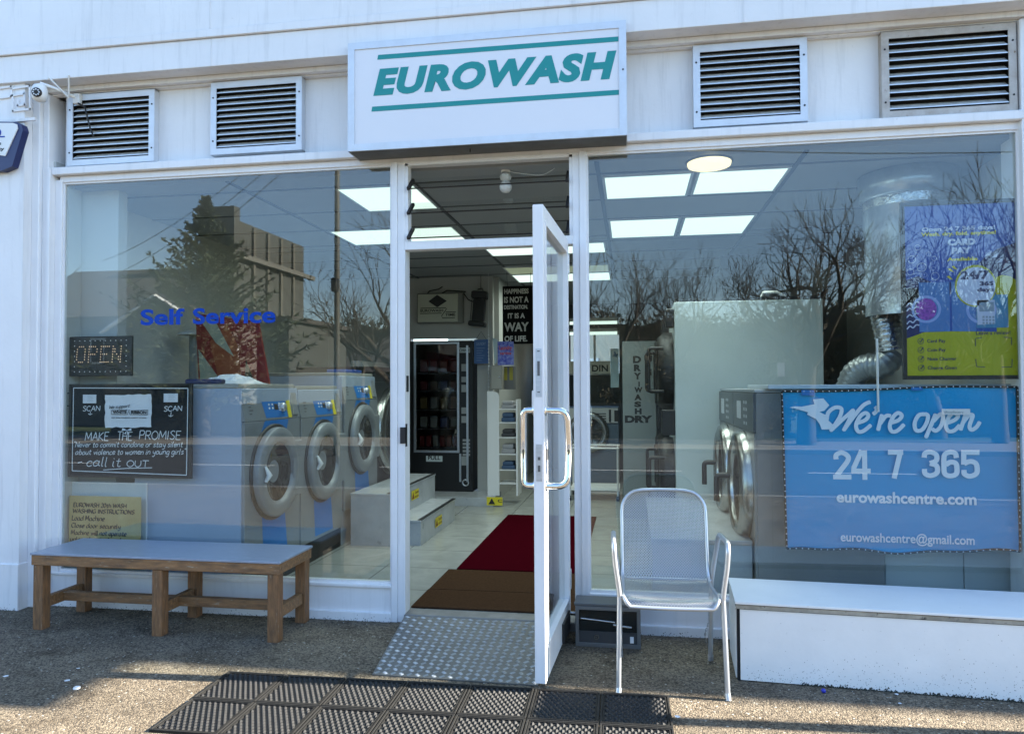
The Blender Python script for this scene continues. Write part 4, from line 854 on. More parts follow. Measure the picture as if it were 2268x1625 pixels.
# red picture and solid stand-in for a parasol reflection at the back
Yp = 1.05; a = [W(433,694,Yp), W(572,712,Yp), W(597,836,Yp), W(440,842,Yp)]
RPt = thing('red_picture', 'red abstract picture leaning behind the nearest washing machines', 'picture', (a[3][0], Yp, a[3][1])); fp = FR(Yp)
a[3] = (a[3][0], 1.476); a[2] = (a[2][0], 1.47)
mesh('canvas', MB().poly(fp, [a[3], a[2], a[1], a[0]], -.02, .02), mat('red picture paint', (.24,.012,.01), .5, col2=(.17,.008,.008), scale=5), RPt)
def mix2(u, v): return tuple(np.array(a[3])*(1-u)*(1-v)+np.array(a[2])*u*(1-v)+np.array(a[1])*u*v+np.array(a[0])*(1-u)*v)
mesh('pale_shape', MB().poly(fp, [mix2(.02,.98), mix2(.3,.95), mix2(.55,.42), mix2(.30,.60)], .002).poly(fp, [mix2(.02,.5), mix2(.3,.1), mix2(.28,.02), mix2(.03,.02)], .002), mat('pale paint', (.32,.33,.24), .6), RPt)
mesh('orange_shape', MB().poly(fp, [mix2(.2,.62), mix2(.5,.9), mix2(.62,.6), mix2(.62,.05), mix2(.3,.05)], .001), mat('orange paint', (.30,.065,.02), .6), RPt)
mesh('dark_shape', MB().poly(fp, [mix2(.66,.03), mix2(.72,.4), mix2(.80,.03)], .001), mat('dark green paint', (.02,.028,.015), .6), RPt)
p = P(433, 732, Y=1.3); LP_ = thing('parasol_reflection', 'pale solid stand-in for a parasol reflection beside the red picture', 'reflection', (p[0], 1.3, 1.462))
mesh('shade', MB().lathe((p[0],1.3,p[2]-.04), (0,0,1), [(.145,0),(.13,.02),(.06,.045),(0,.05)], 24), WPLAS, LP_)
mesh('stem', MB().cyl((p[0],1.3,1.463), (0,0,1), .05, p[2]-.04-1.463, 14), mat('reflection stem', (.34,.36,.33), .5), LP_)

# ------------------------------------------------------------------ marble steps
def step(x0, x1, y0, y1, z1, label, sx, sz, nm):
    t = thing('marble_step', label, 'step', ((x0+x1)/2, (y0+y1)/2, FZ), 'marble steps up to the machines')
    mesh('body', MB().box(x0, x1, y0, y1, FZ, z1-.02), MARB, t); mesh('tread', MB().box(x0-.004, x1+.006, y0-.006, y1, z1-.0195, z1, .003), MARB, t)
    mesh('nosing', MB().box(x1-.03, x1+.0085, y0+.01, y1, z1+.0005, z1+.004), RUBB, t)
    f_ = frame((x1+.0065, 0, 0), (0,1,0), (0,0,1), (1,0,0))
    st_ = mesh('caution_sticker', MB().poly(f_, rect(sx-.12, sx+.12, sz-.045, sz+.045)), YELL, t)
    q = MB().poly(f_, [(sx-.11,sz-.035),(sx-.03,sz-.035),(sx-.07,sz+.035)], .001); text(q, 'Caution', f_, sx-.015, sx+.115, sz+.005, .028, .02, off=.001); text(q, 'mind step', f_, sx-.015, sx+.115, sz-.032, .024, .02, off=.001)
    mesh('sticker_print', q, mat('orange brown print', (.16,.045,.01), .6), st_)
step(-2.462, -2.105, 1.795, 3.30, .512, 'taller marble step block beside the third washing machine', 2.55, .40, 0)
step(-2.10, -1.842, 1.86, 3.13, .275, 'lower marble step nearest the carpet', 2.45, .165, 0)
PLN = thing('marble_plinth', 'low marble plinth in front of the vending machine with a caution sticker', 'plinth', (-2.2, 4.2, FZ))
mesh('plinth', MB().box(-2.78, -1.60, 4.0, 4.54, FZ, .155, .003), MARB, PLN)
f_ = frame((0, 3.9985, 0)); (xa, za), (xb, zc) = W(1078, 1100, 4.0), W(1113, 1119, 4.0)
st_ = mesh('caution_sticker', MB().poly(f_, rect(xa, xb, zc, za)), YELL, PLN)
q = MB().poly(f_, [(xa+.02,zc+.012),(xa+.10,zc+.012),(xa+.06,za-.012)], .001); text(q, 'C', f_, xa+.13, xb-.005, zc+.035, .035, .03, off=.001); mesh('sticker_print', q, INK, st_)
# carpets
solo('red_carpet', MB().box(-1.33, -.38, 1.09, 3.46, FZ+.001, FZ+.010), RED, 'dark red carpet runner inside the open doorway', 'carpet')
CM = thing('coir_mat', 'brown coir doormat in two strips inside the threshold', 'doormat', (-.88, .5, FZ))
mesh('strip', MB().box(-1.388, -.345, .104, .50, FZ+.001, FZ+.013, .004), COIR, CM); mesh('strip', MB().box(-1.384, -.345, .512, 1.05, FZ+.001, FZ+.013, .004), COIR, CM)

# ------------------------------------------------------------------ vending machine with its snacks
Yv = 4.46
def VX(px, py): return W(px, py, Yv)
(xa, z1), (xb, z0) = VX(906, 756), VX(1047, 1086); z0 = .156
VM = thing('vending_machine', 'tall black snack vending machine with a glass front behind the steps', 'vending machine', ((xa+xb)/2, Yv, z0))
gx0, gz1 = VX(922, 763); gx1, gz0 = VX(1013, 997)
cb = MB().box(xa, xb, Yv+.52, Yv+.6, z0, z1).box(xa, gx0-.03, Yv, Yv+.52, z0, z1).box(gx1+.03, xb, Yv, Yv+.52, z0, z1).box(gx0-.03, gx1+.03, Yv, Yv+.52, z0, gz0-.03).box(gx0-.03, gx1+.03, Yv, Yv+.52, gz1+.025, z1)
mesh('cabinet', cb, BLACK, VM)
q = MB()
for r in ((gx0-.03,gx0,gz0-.03,gz1+.025),(gx1,gx1+.03,gz0-.03,gz1+.025),(gx0,gx1,gz0-.03,gz0),(gx0,gx1,gz1,gz1+.025)): q.box(r[0], r[1], Yv-.016, Yv-.001, r[2], r[3], .003)
q.box(gx1+.025, gx1+.05, Yv-.012, Yv-.001, z0+.12, gz0-.04).box(xb-.075, xb-.05, Yv-.012, Yv-.001, z0+.12, z1-.06)
mesh('glass_frame', q, ALU, VM)
mesh('glass', MB().box(gx0, gx1, Yv-.006, Yv-.002, gz0, gz1), GLASS2, VM)
q = MB(); sz_ = [gz0+(gz1-gz0)*k for k in (.02,.20,.38,.56,.73)]
for z in sz_: q.box(gx0, gx1, Yv+.02, Yv+.45, z-.012, z)
mesh('shelf', q, DARKM, VM)
kx0 = VX(1017, 770)[0]; kx1 = VX(1041, 770)[0]; fk = FR(Yv-.002)
q = MB()
for py0, py1 in ((806,822),(834,846),(852,868),(902,916),(921,936),(1010,1030)): q.poly(fk, rect(VX(1022,py0)[0], VX(1034,py0)[0], VX(1022,py1)[1], VX(1022,py0)[1]))
for k in range(5): q.poly(fk, rect(VX(1022,0)[0], VX(1038,0)[0], VX(1022,977+k*8)[1], VX(1022,972+k*8)[1]))
mesh('control_panel', q, mat('control labels', (.30,.31,.30), .5), VM)
q = MB().poly(fk, rect(kx0, kx1, VX(1020,781)[1], VX(1020,770)[1])); ck_ = mesh('change_label', q, GREYP, VM)
q = MB(); text(q, 'CHANGE', FR(Yv-.003), kx0+.005, kx1-.005, VX(1020,779)[1], .04, .03); mesh('lettering', q, INK, ck_)
mesh('coin_return', MB().lathe((VX(1028,0)[0], Yv-.001, VX(0,1051)[1]), (0,-1,0), [(.045,0),(.045,.008),(.03,.008),(.028,0)], 20), ALU, VM)
(pa, pz1), (pb, pz0) = VX(944, 1009), VX(980, 1022)
fl = mesh('pull_flap', MB().box(pa, pb, Yv-.006, Yv-.0005, pz0, pz1, .002), GREYP, VM); q = MB(); text(q, 'PULL', FR(Yv-.0072), pa+.025, pb-.025, pz0+.022, .05, .03); mesh('lettering', q, INK, fl)
pcol = [((0.0445,0.0027,0.0027),'red'),((0.0669,0.0669,0.0621),'white'),((0.0473,0.0297,0.0060),'tan'),((0.0520,0.0089,0.0027),'orange'),((0.0048,0.0089,0.0372),'blue'),((0.0372,0.0237,0.0149),'brown')]
pm_ = [mat('packet '+n_, c_, .35) for c_, n_ in pcol]; rr = random.Random(4)  # packet colours scaled down to stand for the dark cabinet interior
rows = [(0,[0,0,1,0,3,0],.15,'bottom'),(1,[1,1,4,1],.15,'second'),(2,[2,1,2,5],.16,'middle'),(3,[0,5,4,0],.13,'fourth'),(4,[0,0,3,0],.17,'top')]
for ri, cols, hh, rn in rows:
    for k, ci in enumerate(cols):
        cx = gx0+(gx1-gx0)*(k+.55)/len(cols); wd_ = (gx1-gx0)/len(cols)*.36; z = sz_[ri]; y = Yv+.09
        b = MB(); v_ = [(cx-wd_,y+.02,z),(cx+wd_,y+.02,z),(cx+wd_*.9,y-.01,z+hh*.12),(cx-wd_*.9,y-.01,z+hh*.12),(cx-wd_*.9,y-.012,z+hh*.86),(cx+wd_*.9,y-.012,z+hh*.86),(cx+wd_,y+.02,z+hh),(cx-wd_,y+.02,z+hh),(cx+wd_*.9,y+.05,z+hh*.14),(cx-wd_*.9,y+.05,z+hh*.14),(cx+wd_*.9,y+.05,z+hh*.84),(cx-wd_*.9,y+.05,z+hh*.84)]
        b.add(v_, [(0,1,2,3),(3,2,5,4),(4,5,6,7),(0,9,8,1),(9,11,10,8),(11,7,6,10),(1,8,10,6,5,2),(0,3,4,7,11,9)])
        solo('snack_packet', b, pm_[ci], '%s snack packet, %s from the left on the %s shelf of the vending machine' % (pcol[ci][1], ordn[k], rn), 'snack', 'snacks in the vending machine')

# ------------------------------------------------------------------ things on and by the back wall
Yw = BY-.005
(xa, z1), (xb, z0) = W(925, 652, Yw-.1), W(1014, 712, Yw-.1)
WS = thing('wall_lightbox', 'cream wall lightbox with a black diamond reading EUROWASH TIME', 'wall sign', ((xa+xb)/2, Yw, z0))
mesh('casing', MB().box(xa-.012, xb+.06, Yw-.085, Yw, z0-.012, z1+.012, .012), mat('lightbox casing', (.20,.20,.18), .5), WS)
mesh('sign_face', MB().box(xa, xb, Yw-.1, Yw-.0855, z0, z1, .01), mat('cream sign face', (.50,.50,.40), .25), WS)
fw = FR(Yw-.101); q = MB(); wv_, hv_ = xb-xa, z1-z0
q.poly(fw, [(xa+wv_*.27,z0+hv_*.74),(xa+wv_*.49,z0+hv_*.52),(xa+wv_*.73,z0+hv_*.74),(xa+wv_*.49,z0+hv_*.97)])
text(q, 'EUROWASH', fw, xa+wv_*.07, xa+wv_*.64, z0+hv_*.36, hv_*.10, .03); text(q, 'TIME', fw, xa+wv_*.69, xa+wv_*.94, z0+hv_*.20, hv_*.10, .03)
for p in ([(.07,.50),(.70,.50),(.72,.46),(.66,.33),(.60,.22),(.62,.14),(.93,.14)],[(.06,.31),(.60,.31)],[(.70,.345),(.95,.345)]): ribbon(q, fw, [(xa+wv_*a_, z0+hv_*b_) for a_, b_ in p], .009, .0003)
mesh('lettering', q, INK, WS)
mesh('cable', MB().tube([(xa+.1,Yw-.02,z1+.01),(xa+.13,Yw-.02,z1+.05),(xa+.25,Yw-.02,z1+.07),(xa+.3,Yw-.02,z1+.10)], .007, 6).tube([(xa+.28,Yw-.02,z1+.01),(xa+.36,Yw-.02,z1+.05),(xa+.6,Yw-.02,z1+.03),(xb+.06,Yw-.04,z1+.01),(xb+.13,Yw-.08,z1-.08),(xb+.2,Yw-.10,z1-.11)], .007, 6), BLACK, WS)
(xa, z1), (xb, z0) = W(1043, 646, Yw-.12), W(1079, 722, Yw-.12); dx = .035
HZ = thing('insect_killer_lantern', 'black slatted lantern hanging askew beside the wall lightbox', 'lantern', ((xa+xb)/2, Yw-.12, z0))
def tilt(x, y, z, c=((xa+xb)/2, (z0+z1)/2)): s_ = .09; return (x+(z-c[1])*s_, y, z-(x-c[0])*s_)
mesh('top_cap', MB().box(xa, xb-.01, Yw-.18, Yw-.03, z1-.09, z1, .02).xf(tilt), BLACK, HZ); mesh('base', MB().box(xa-.01, xb-.005, Yw-.18, Yw-.03, z0, z0+.06, .02).xf(tilt), BLACK, HZ)
q = MB()
for k in range(9): q.tube([(xa+.015+(xb-xa-.04)*k/8, Yw-.17, z0+.06), (xa+.015+(xb-xa-.04)*k/8, Yw-.17, z1-.09)], .004, 5)
mesh('grille_bars', q.xf(tilt), BLACK, HZ); mesh('inner_panel', MB().box(xa+.02, xb-.03, Yw-.12, Yw-.06, z0+.055, z1-.085).xf(tilt), DARKM, HZ)
mesh('hook', MB().tube([((xa+xb)/2+.05, Yw-.1, z1), ((xa+xb)/2+.04, Yw-.1, z1+.04), ((xa+xb)/2-.02, Yw-.1, z1+.03)], .006, 6).tube([((xa+xb)/2+.02, Yw-.1, z1+.04), ((xa+xb)/2+.02, Yw-.1, CZ-.01)], .004, 5), BLACK, HZ)
# hanging quotation board
Yq = 4.30; (xa, z1), (xb, z0) = W(1113, 634, Yq), W(1172, 761, Yq); xb = W(1186, 700, Yq)[0]
QS = thing('quotation_board', 'black hanging board reading HAPPINESS IS NOT A DESTINATION in white', 'wall sign', ((xa+xb)/2, Yq, z0))
mesh('board', MB().box(xa, xb, Yq, Yq+.02, z0, z1, .003), mat('black board', (.006,.006,.007), .8, spec=.1), QS)
fq = FR(Yq-.001); q = MB(); H_ = z1-z0; xe = W(1171, 700, Yq)[0]; x_0 = xa+.012
for t, v, c_, a_, b_ in (('HAPPINESS',.865,.085,.03,1),('IS NOT A',.71,.105,.02,1),('DESTINATION.',.60,.07,.02,.97),('IT IS A',.44,.09,.17,.85),('WAY',.215,.155,.02,1),('OF LIFE.',.04,.10,.03,.94)):
    text(q, t, fq, x_0+(xe-x_0)*a_, x_0+(xe-x_0)*b_, z0+H_*v, H_*c_, .035)
mesh('lettering', q, mat('dim white print', (.52,.52,.50), .6), QS)
mesh('cord', MB().tube([(xa+.06,Yq+.01,z1),(xa+.05,Yq+.01,CZ)], .003, 5).tube([(xb-.06,Yq+.01,z1),(xb-.06,Yq+.01,CZ)], .003, 5), BLACK, QS)
# blue hanging notice
Yh = 4.44; (xa, z1), (xb, z0) = W(1050, 752, Yh), W(1081, 805, Yh)
HB = thing('blue_hanging_notice', 'small blue notice hanging from a cord right of the vending machine', 'notice', ((xa+xb)/2, Yh, z0))
mesh('board', MB().box(xa, xb, Yh, Yh+.012, z0, z1, .002), mat('notice blue', (.05,.12,.30), .5), HB)
q = MB(); fh = FR(Yh-.001); text(q, 'LAUNDRY', fh, xa+.03, xb-.03, z1-.07, .035, .01)
for k in range(6): q.poly(fh, rect(xa+.03, xb-.04-.02*(k % 3), z1-.11-k*.03, z1-.105-k*.03))
mesh('lettering', q, mat('pale blue print', (.22,.33,.55), .6), HB); mesh('cord', MB().tube([(xa+.02,Yh+.005,z1),((xa+xb)/2,Yh+.005,z1+.10),(xb-.02,Yh+.005,z1)], .003, 5), BLACK, HB)
p = P(1082, 742, Y=4.3); q = MB()
for k in range(26): q.lathe((p[0]+.002*math.sin(k), 4.3, p[2]-k*.042), (0,0,1), [(0,-.008),(.008,-.004),(.008,.004),(0,.008)], 6)
q.tube([(p[0],4.3,p[2]-26*.042),(p[0],4.3,CZ)], .0022, 5)
solo('bead_cord', q, mat('pale bead', (.6,.62,.62), .3), 'cord of pale beads hanging between the blue notice and the leaflet rack', 'bead cord')
# lit leaflets
Yl = 4.25; LF = thing('leaflet_rack', 'clear rack of bright blue leaflets under the quotation board', 'leaflet rack', (*W(1110, 806, Yl)[:1], Yl, W(1110, 806, Yl)[1]))
a = [W(1092,748,Yl), W(1102,752,Yl), W(1100,804,Yl), W(1096,806,Yl)]
mesh('holder_side', MB().poly(FR(Yl), [a[3],a[2],a[1],a[0]], 0, .02), mat('clear acrylic', (.4,.5,.55), .1), LF)
(xa, z1), (xb, z0) = W(1101, 756, Yl), W(1137, 808, Yl)
mesh('leaflet', MB().box(xa, xb, Yl+.03, Yl+.036, z0, z1), mat('leaflet print', (.25,.30,.65), .4, col2=(.03,.04,.45), scale=26, mix=.6), LF)
q = MB(); text(q, 'Laundry', FR(Yl+.029), xa+.02, xb-.02, z1-.10, .05, .03); text(q, 'service', FR(Yl+.029), xa+.03, xb-.03, z1-.16, .04, .03); mesh('lettering', q, mat('leaflet red', (.5,.05,.05), .5), LF)
# coin box and cabinets beside
def pbox(name, label, cat, Y, dpt, px0, py0, px1, py1, m_, bev=.006, grp=None):
    (xa, z1), (xb, z0) = W(px0, py0, Y), W(px1, py1, Y)
    return MB().box(xa, xb, Y, Y+dpt, z0, z1, bev), xa, xb, z0, z1
b, xa, xb, z0, z1 = pbox('', '', '', 4.25, .2, 1087, 809, 1112, 862, None)
CX = thing('coin_box', 'beige metal coin box on the partition under the leaflets', 'coin box', ((xa+xb)/2, 4.25, z0)); mesh('case', b, GREYB, CX); mesh('door_seam', MB().box(xa+.012, xb-.012, 4.2485, 4.2495, z0+.012, z1-.012), mat('beige door', (.33,.32,.28), .5), CX); mesh('lock', MB().cyl((xb-.03,4.248,(z0+z1)/2), (0,-1,0), .010, .006, 10), STEEL, CX)
DSP = thing('soap_dispenser', 'small dispenser with yellow labels next to the coin box', 'dispenser', (*W(1125, 862, 4.4)[:1], 4.4, W(1125, 862, 4.4)[1]))
b, xa, xb, z0, z1 = pbox('', '', '', 4.4, .15, 1114, 811, 1138, 862, None); mesh('case', b, mat('dispenser grey', (.12,.12,.115), .5), DSP)
q = MB()
for u in (.08, .6): q.poly(FR(4.399), rect(xa+(xb-xa)*u, xa+(xb-xa)*(u+.32), z0+(z1-z0)*.4, z1-.012))
mesh('yellow_label', q, mat('dull yellow', (.30,.26,.02), .5), DSP)
Ys = 4.18; (xa, z1), (xb, z0) = W(1079, 866, Ys), W(1106, 1088, Ys); z0 = .156
SC = thing('side_shelf', 'white shelf unit with a rounded end panel right of the vending machine', 'shelf', ((xa+xb)/2, Ys, z0))
fs_ = FR(Ys+.02); rad = (xb-xa)*.55
mesh('end_panel', MB().poly(fs_, [(xa,z0),(xb,z0),(xb,z1-rad)]+[(xb-rad+rad*math.cos(t), z1-rad+rad*math.sin(t)) for t in np.linspace(.2, 1.57, 6)]+[(xa,z1)], 0, .02), WPLAS, SC)
q = MB(); xr = W(1142, 900, Ys)[0]
shz = [W(1120, y, Ys)[1] for y in (905, 935, 968, 1005, 1040, 1070)]
for z in shz: q.box(xb, xr, Ys+.02, Ys+.3, z-.012, z)
q.box(xr, xr+.02, Ys+.02, Ys+.3, z0, z1-.1)
mesh('shelf', q, WPLAS, SC)
gm = [mat('folded linen', (.30,.30,.31), .9), mat('dark linen', (.05,.05,.055), .9), mat('blue linen', (.05,.09,.16), .9)]
for k, z in enumerate(shz):
    h_ = .09+.02*(k % 2); q = MB().box(xb+.02, xr-.02, Ys+.04, Ys+.26, z+.001, z+h_*.5, .015).box(xb+.03, xr-.04, Ys+.05, Ys+.25, z+h_*.5+.001, z+h_, .015)
    solo('folded_laundry', q, gm[(k*2) % 3], '%s folded laundry on the %s shelf from the top of the white shelf unit' % (['grey','blue','dark'][k % 3] if (k*2) % 3 != 1 else 'dark', ordn[k]), 'laundry', 'folded laundry on the side shelf') if k < 5 else None

# ------------------------------------------------------------------ far end of the room
Yf = 6.3; (xa, z1), (xb, z0) = W(1236, 902, Yf), W(1371, 1000, Yf)
BWm = thing('large_washer', 'large washer with a white control fascia at the far end of the room', 'washing machine', ((xa+xb)/2, Yf, FZ))
mesh('cabinet', MB().box(xa, xb, Yf, Yf+.8, FZ, z1, .01), mat('far washer blue grey', (.09,.13,.18), .4), BWm)
zc = W(1300, 936, Yf)[1]; mesh('control_fascia', MB().box(xa+.01, xb-.01, Yf-.02, Yf-.001, zc, z1-.01, .005), mat('far fascia', (.45,.46,.46), .4), BWm)
q = MB(); fz = FR(Yf-.0215)
for k in range(4): q.poly(fz, rect(W(1308,0,Yf)[0], W(1335,0,Yf)[0], zc+.02+.035*k, zc+.035+.035*k))
q.poly(fz, rect(W(1341,0,Yf)[0], W(1346,0,Yf)[0], zc+.01, z1-.03)).poly(fz, rect(W(1353,0,Yf)[0], W(1362,0,Yf)[0], zc+.02, z1-.04)).poly(fz, rect(W(1270,0,Yf)[0], W(1284,0,Yf)[0], zc+.03, zc+.07))
mesh('control_print', q, INK, BWm)
mesh('door_ring', MB().lathe(((xa+xb)/2, Yf-.002, .78), (0,-1,0), [(.30,0),(.30,.04),(.22,.05),(.20,.02)], 30), STEEL, BWm); mesh('door_glass', MB().lathe(((xa+xb)/2, Yf-.002, .78), (0,-1,0), [(.21,.025),(.1,.01),(0,.008)], 24), bpy.data.materials['door glass'], BWm)
# laundry trolley
Yt = 4.6; (xa, z1), (xb, z0) = W(1262, 992, Yt), W(1372, 1082, Yt); z0 = FZ
LT = thing('laundry_trolley', 'white wire rail laundry trolley in front of the far washer', 'trolley', ((xa+xb)/2, Yt, z0))
q = MB()
for yy in (Yt, Yt+.5):
    q.tube([(xa, yy, z1), (xb, yy, z1)], .011, 8).tube([(xa, yy, z0+.13), (xb, yy, z0+.13)], .010, 8)
    for xx in (xa, xb-.02): q.tube([(xx, yy, z0+.06), (xx, yy, z1)], .011, 8)
for xx in (xa, xb-.02): q.tube([(xx, Yt, z1), (xx, Yt+.5, z1)], .010, 8)
mesh('frame', q, WPLAS, LT); mesh('shelf', MB().box(xa, xb, Yt+.01, Yt+.49, z0+.135, z0+.15), WPLAS, LT)
q = MB()
for xx in (xa, xb-.02):
    for yy in (Yt, Yt+.5): q.cyl((xx-.012, yy, z0+.03), (1,0,0), .03, .024, 12)
mesh('castor', q, BLACK, LT)
# sign plate LOADING above the far washer, strip lights, poster
Yd = 6.6; (xa, z1), (xb, z0) = W(1276, 800, Yd), W(1352, 827, Yd)
LDs = thing('loading_sign', 'pale plate ending in the letters DIN, seen above the far washer', 'sign', ((xa+xb)/2, Yd, z0)); mesh('plate', MB().box(xa-.12, W(1345,0,Yd)[0], Yd, Yd+.015, z0, z1), mat('pale plate', (.52,.50,.42), .5), LDs)
q = MB(); text(q, 'DIN', FR(Yd-.001), W(1305,0,Yd)[0], W(1340,0,Yd)[0], z0+.03, .10, .03); mesh('lettering', q, INK, LDs)
(xa, z1), (xb, z0) = W(1352, 772, 6.4), W(1371, 858, 6.4)
BPs = thing('pale_blue_poster', 'narrow pale blue poster beside the DIN plate', 'poster', ((xa+xb)/2, 6.4, z0)); mesh('sheet', MB().box(xa, xb, 6.4, 6.41, z0, z1), mat('pale blue sheet', (.40,.55,.62), .5), BPs)
q = MB(); hand(q, 'The', FR(6.399), xa+.02, xb-.02, z1-.12, .04, .012, .3); mesh('lettering', q, mat('poster ink blue', (.03,.10,.2), .5), BPs)
for k, (py, lab) in enumerate(((716, 'upper fluorescent tube over the far end'), (739, 'lower fluorescent tube over the far end'))):
    (xa, z1) = W(1262, py, 7.4); xb = W(1367, py, 7.4)[0]; t = thing('strip_light', lab, 'strip light', ((xa+xb)/2, 7.4, z1), 'strip lights at the far end')
    mesh('tube', MB().tube([(xa,7.4,z1),(xb,7.4,z1)], .024, 8), PANEL, t); mesh('batten', MB().box(xa, xb, 7.39, 7.45, z1+.03, z1+.08), WPLAS, t); mesh('end_cap', MB().box(xa-.03, xa, 7.38, 7.43, z1-.03, z1+.03).box(xb, xb+.03, 7.38, 7.43, z1-.03, z1+.03), WPLAS, t)
# added cream house, turned to the sun, in place of a mirror image
rwn = MB(); 
solo('added_rear_opening', MB().box(p0[0], p1[0], 8.08, 8.1, p0[2]-.02, p0[2]).box((p0[0]+p1[0])/2-.02, (p0[0]+p1[0])/2+.02, 8.08, 8.1, p1[2], p0[2]-.021).box(p0[0], p1[0], 8.081, 8.099, p1[2], p1[2]+.03), WPLAS, 'small white framed rear opening added in place of a mirror', 'window')
ch = thing('added_cream_house', 'added cream sunlit house standing in for one mirrored at the far end', 'house', (-2.4, 22, 0), rotz=math.radians(-48))
mesh('wall', MB().box(-9, 9, 0, 6, -.2, 6.2), CREAM, ch, world=False)
wn = MB(); 
rf = mesh('roof', MB().add([(-9.4,-.4,6.2),(9.4,-.4,6.2),(9.4,3,9),(-9.4,3,9),(9.4,6.4,6.2),(-9.4,6.4,6.2)], [(0,1,2,3),(3,2,4,5),(0,3,5),(1,4,2)]), mat('red tiles', (.18,.09,.05), .8), ch, world=False)
for xx in (-6.6,-4,-1.4,1.2,3.8,6.4):
    for zz in (.9, 3.9):
        wf = mesh('window', MB().box(xx-.8, xx+.8, -.06, -.001, zz-.06, zz+1.5).box(xx-.9, xx+.9, -.12, -.002, zz-.12, zz-.061), WPLAS, ch, world=False)
        mesh('window_pane', MB().box(xx-.7, xx-.05, -.07, -.061, zz+.04, zz+1.4).box(xx+.05, xx+.7, -.07, -.061, zz+.04, zz+1.4), BLACK, wf, world=False)
fn_ = MB()
for k in range(60): fn_.box(-3.2+k*.15-2, -3.2+k*.15+.13-2, 13, 13.03, -.1, 1.5+.05*(k % 2))
solo('added_fence', fn_, mat('pale fence', (.45,.42,.36), .8), 'added pale picket fence standing in for a mirrored one', 'fence')

# lettered board and dryers in the middle
Yk = 3.45; (xa, z1) = W(1378, 756, Yk); xb = W(1452, 756, Yk)[0]
LB = thing('lettered_panel', 'grey panel with DRYING and WASH DRY spelled down it in black letters', 'sign', ((xa+xb)/2, Yk, FZ))
mesh('panel', MB().box(xa, xb, Yk, Yk+.03, FZ, z1, .004), mat('lettered panel paint', (.22,.25,.245), .4, col2=(.20,.23,.225), scale=3), LB)
q = MB(); fb = FR(Yk-.001)
for t, x0, x1, yb_, h_ in (('D',1402,1420,804,18),('U',1428,1442,802,15),('R',1404,1420,823,16),('Y',1406,1420,842,17),('I',1414,1417,866,12),('G',1429,1443,832,17),('W',1404,1428,889,15),('A',1405,1422,912,16),('S',1406,1420,931,16),('H',1407,1421,914+22-5,13),('DRY',1384,1446,949-18,17)):
    pass
for t, x0, x1, yb_, h_ in (('D',1402,1420,804,16),('U',1427,1445,802,16),('R',1404,1420,822,15),('Y',1404,1420,840,15),('I',1414,1417,846+10,11),('G',1428,1443,832,16),('W',1405,1423,869,12),('A',1405,1421,886,13),('S',1405,1420,901,12),('H',1406,1421,917,13),('DRY',1384,1445,936,16)):
    a_, b_ = W(x0, yb_, Yk), W(x1, yb_-h_, Yk); text(q, t, fb, a_[0], b_[0], a_[1], b_[1]-a_[1], .06)
mesh('lettering', q, INK, LB)
XD = .36
def dryer(y0, y1, label):
    t = thing('stacked_dryer', label, 'dryer', (XD+.6, (y0+y1)/2, FZ), 'dryer towers')
    mesh('side_panel', MB().box(XD+.012, 1.585, y0, y1-.006, FZ, 2.17, .006), GREYP, t); mesh('top_trim', MB().box(XD+.02, 1.575, y0+.006, y1-.01, 2.171, 2.20), BLACK, t)
    for zc in (.62, 1.58):
        d_ = mesh('drum_door', MB().lathe((XD+.010, (y0+y1)/2, zc), (-1,0,0), [(.36,0),(.36,.07),(.31,.13),(.24,.13),(.22,.06),(0,.06)], 32), BLACK, t)
        mesh('door_handle', MB().tube(arc3([(XD-.08,y0+.12,zc+.2),(XD-.21,y0+.12,zc+.2),(XD-.21,y0+.12,zc-.18),(XD-.08,y0+.12,zc-.18)], .03), .016, 8), BLACK, d_); mesh('hinge', MB().box(XD-.13, XD+.010, y1-.12, y1-.04, zc-.18, zc+.22, .01), BLACK, d_)
    mesh('coin_unit', MB().box(XD-.10, XD+.011, y0+.05, y0+.24, 1.02, 1.24, .01).box(XD-.06, XD+.011, y0+.05, y0+.2, 1.96, 2.12, .01), BLACK, t)
dryer(2.05, 2.95, 'nearest dryer tower, its plain pale grey side facing the window')
dryer(2.96, 3.55, 'farther dryer tower whose dark door hardware shows beside the pale panel')
# hoses on the tower, sticker
solo('machine_sticker', MB().box(*[v for v in (W(1722, 805, 2.045)[0], W(1738, 805, 2.045)[0])], 2.046, 2.0495, W(1722, 834, 2.04)[1], W(1722, 803, 2.04)[1]), PAPER, 'white sticker on the pale grey dryer side', 'sticker')
p = P(1715, 655, Y=2.2); solo('hose_end', MB().tube([(p[0]-.1,2.3,2.2),(p[0]-.08,2.25,2.26),(p[0]+.02,2.2,2.255),(p[0]+.1,2.25,2.215)], .014, 8), WPLAS, 'short pale hose lying on the nearest dryer tower', 'hose')
# fan on top of the tower
p = P(1788, 618, Y=2.35); FN = thing('round_fan', 'dark round fan housing on top of the dryer tower', 'fan', (p[0], 2.35, 2.2))
mesh('housing', MB().lathe((p[0],2.35,p[2]), (-.35,-.9,.2), [(.2,-.05),(.215,0),(.215,.09),(.2,.10),(.19,.09),(.05,.02),(0,.02)], 32), mat('fan grey', (.03,.028,.026), .5), FN); mesh('foot', MB().box(p[0]-.08, p[0]+.08, 2.3, 2.45, 2.2005, p[2]-.18), BLACK, FN)

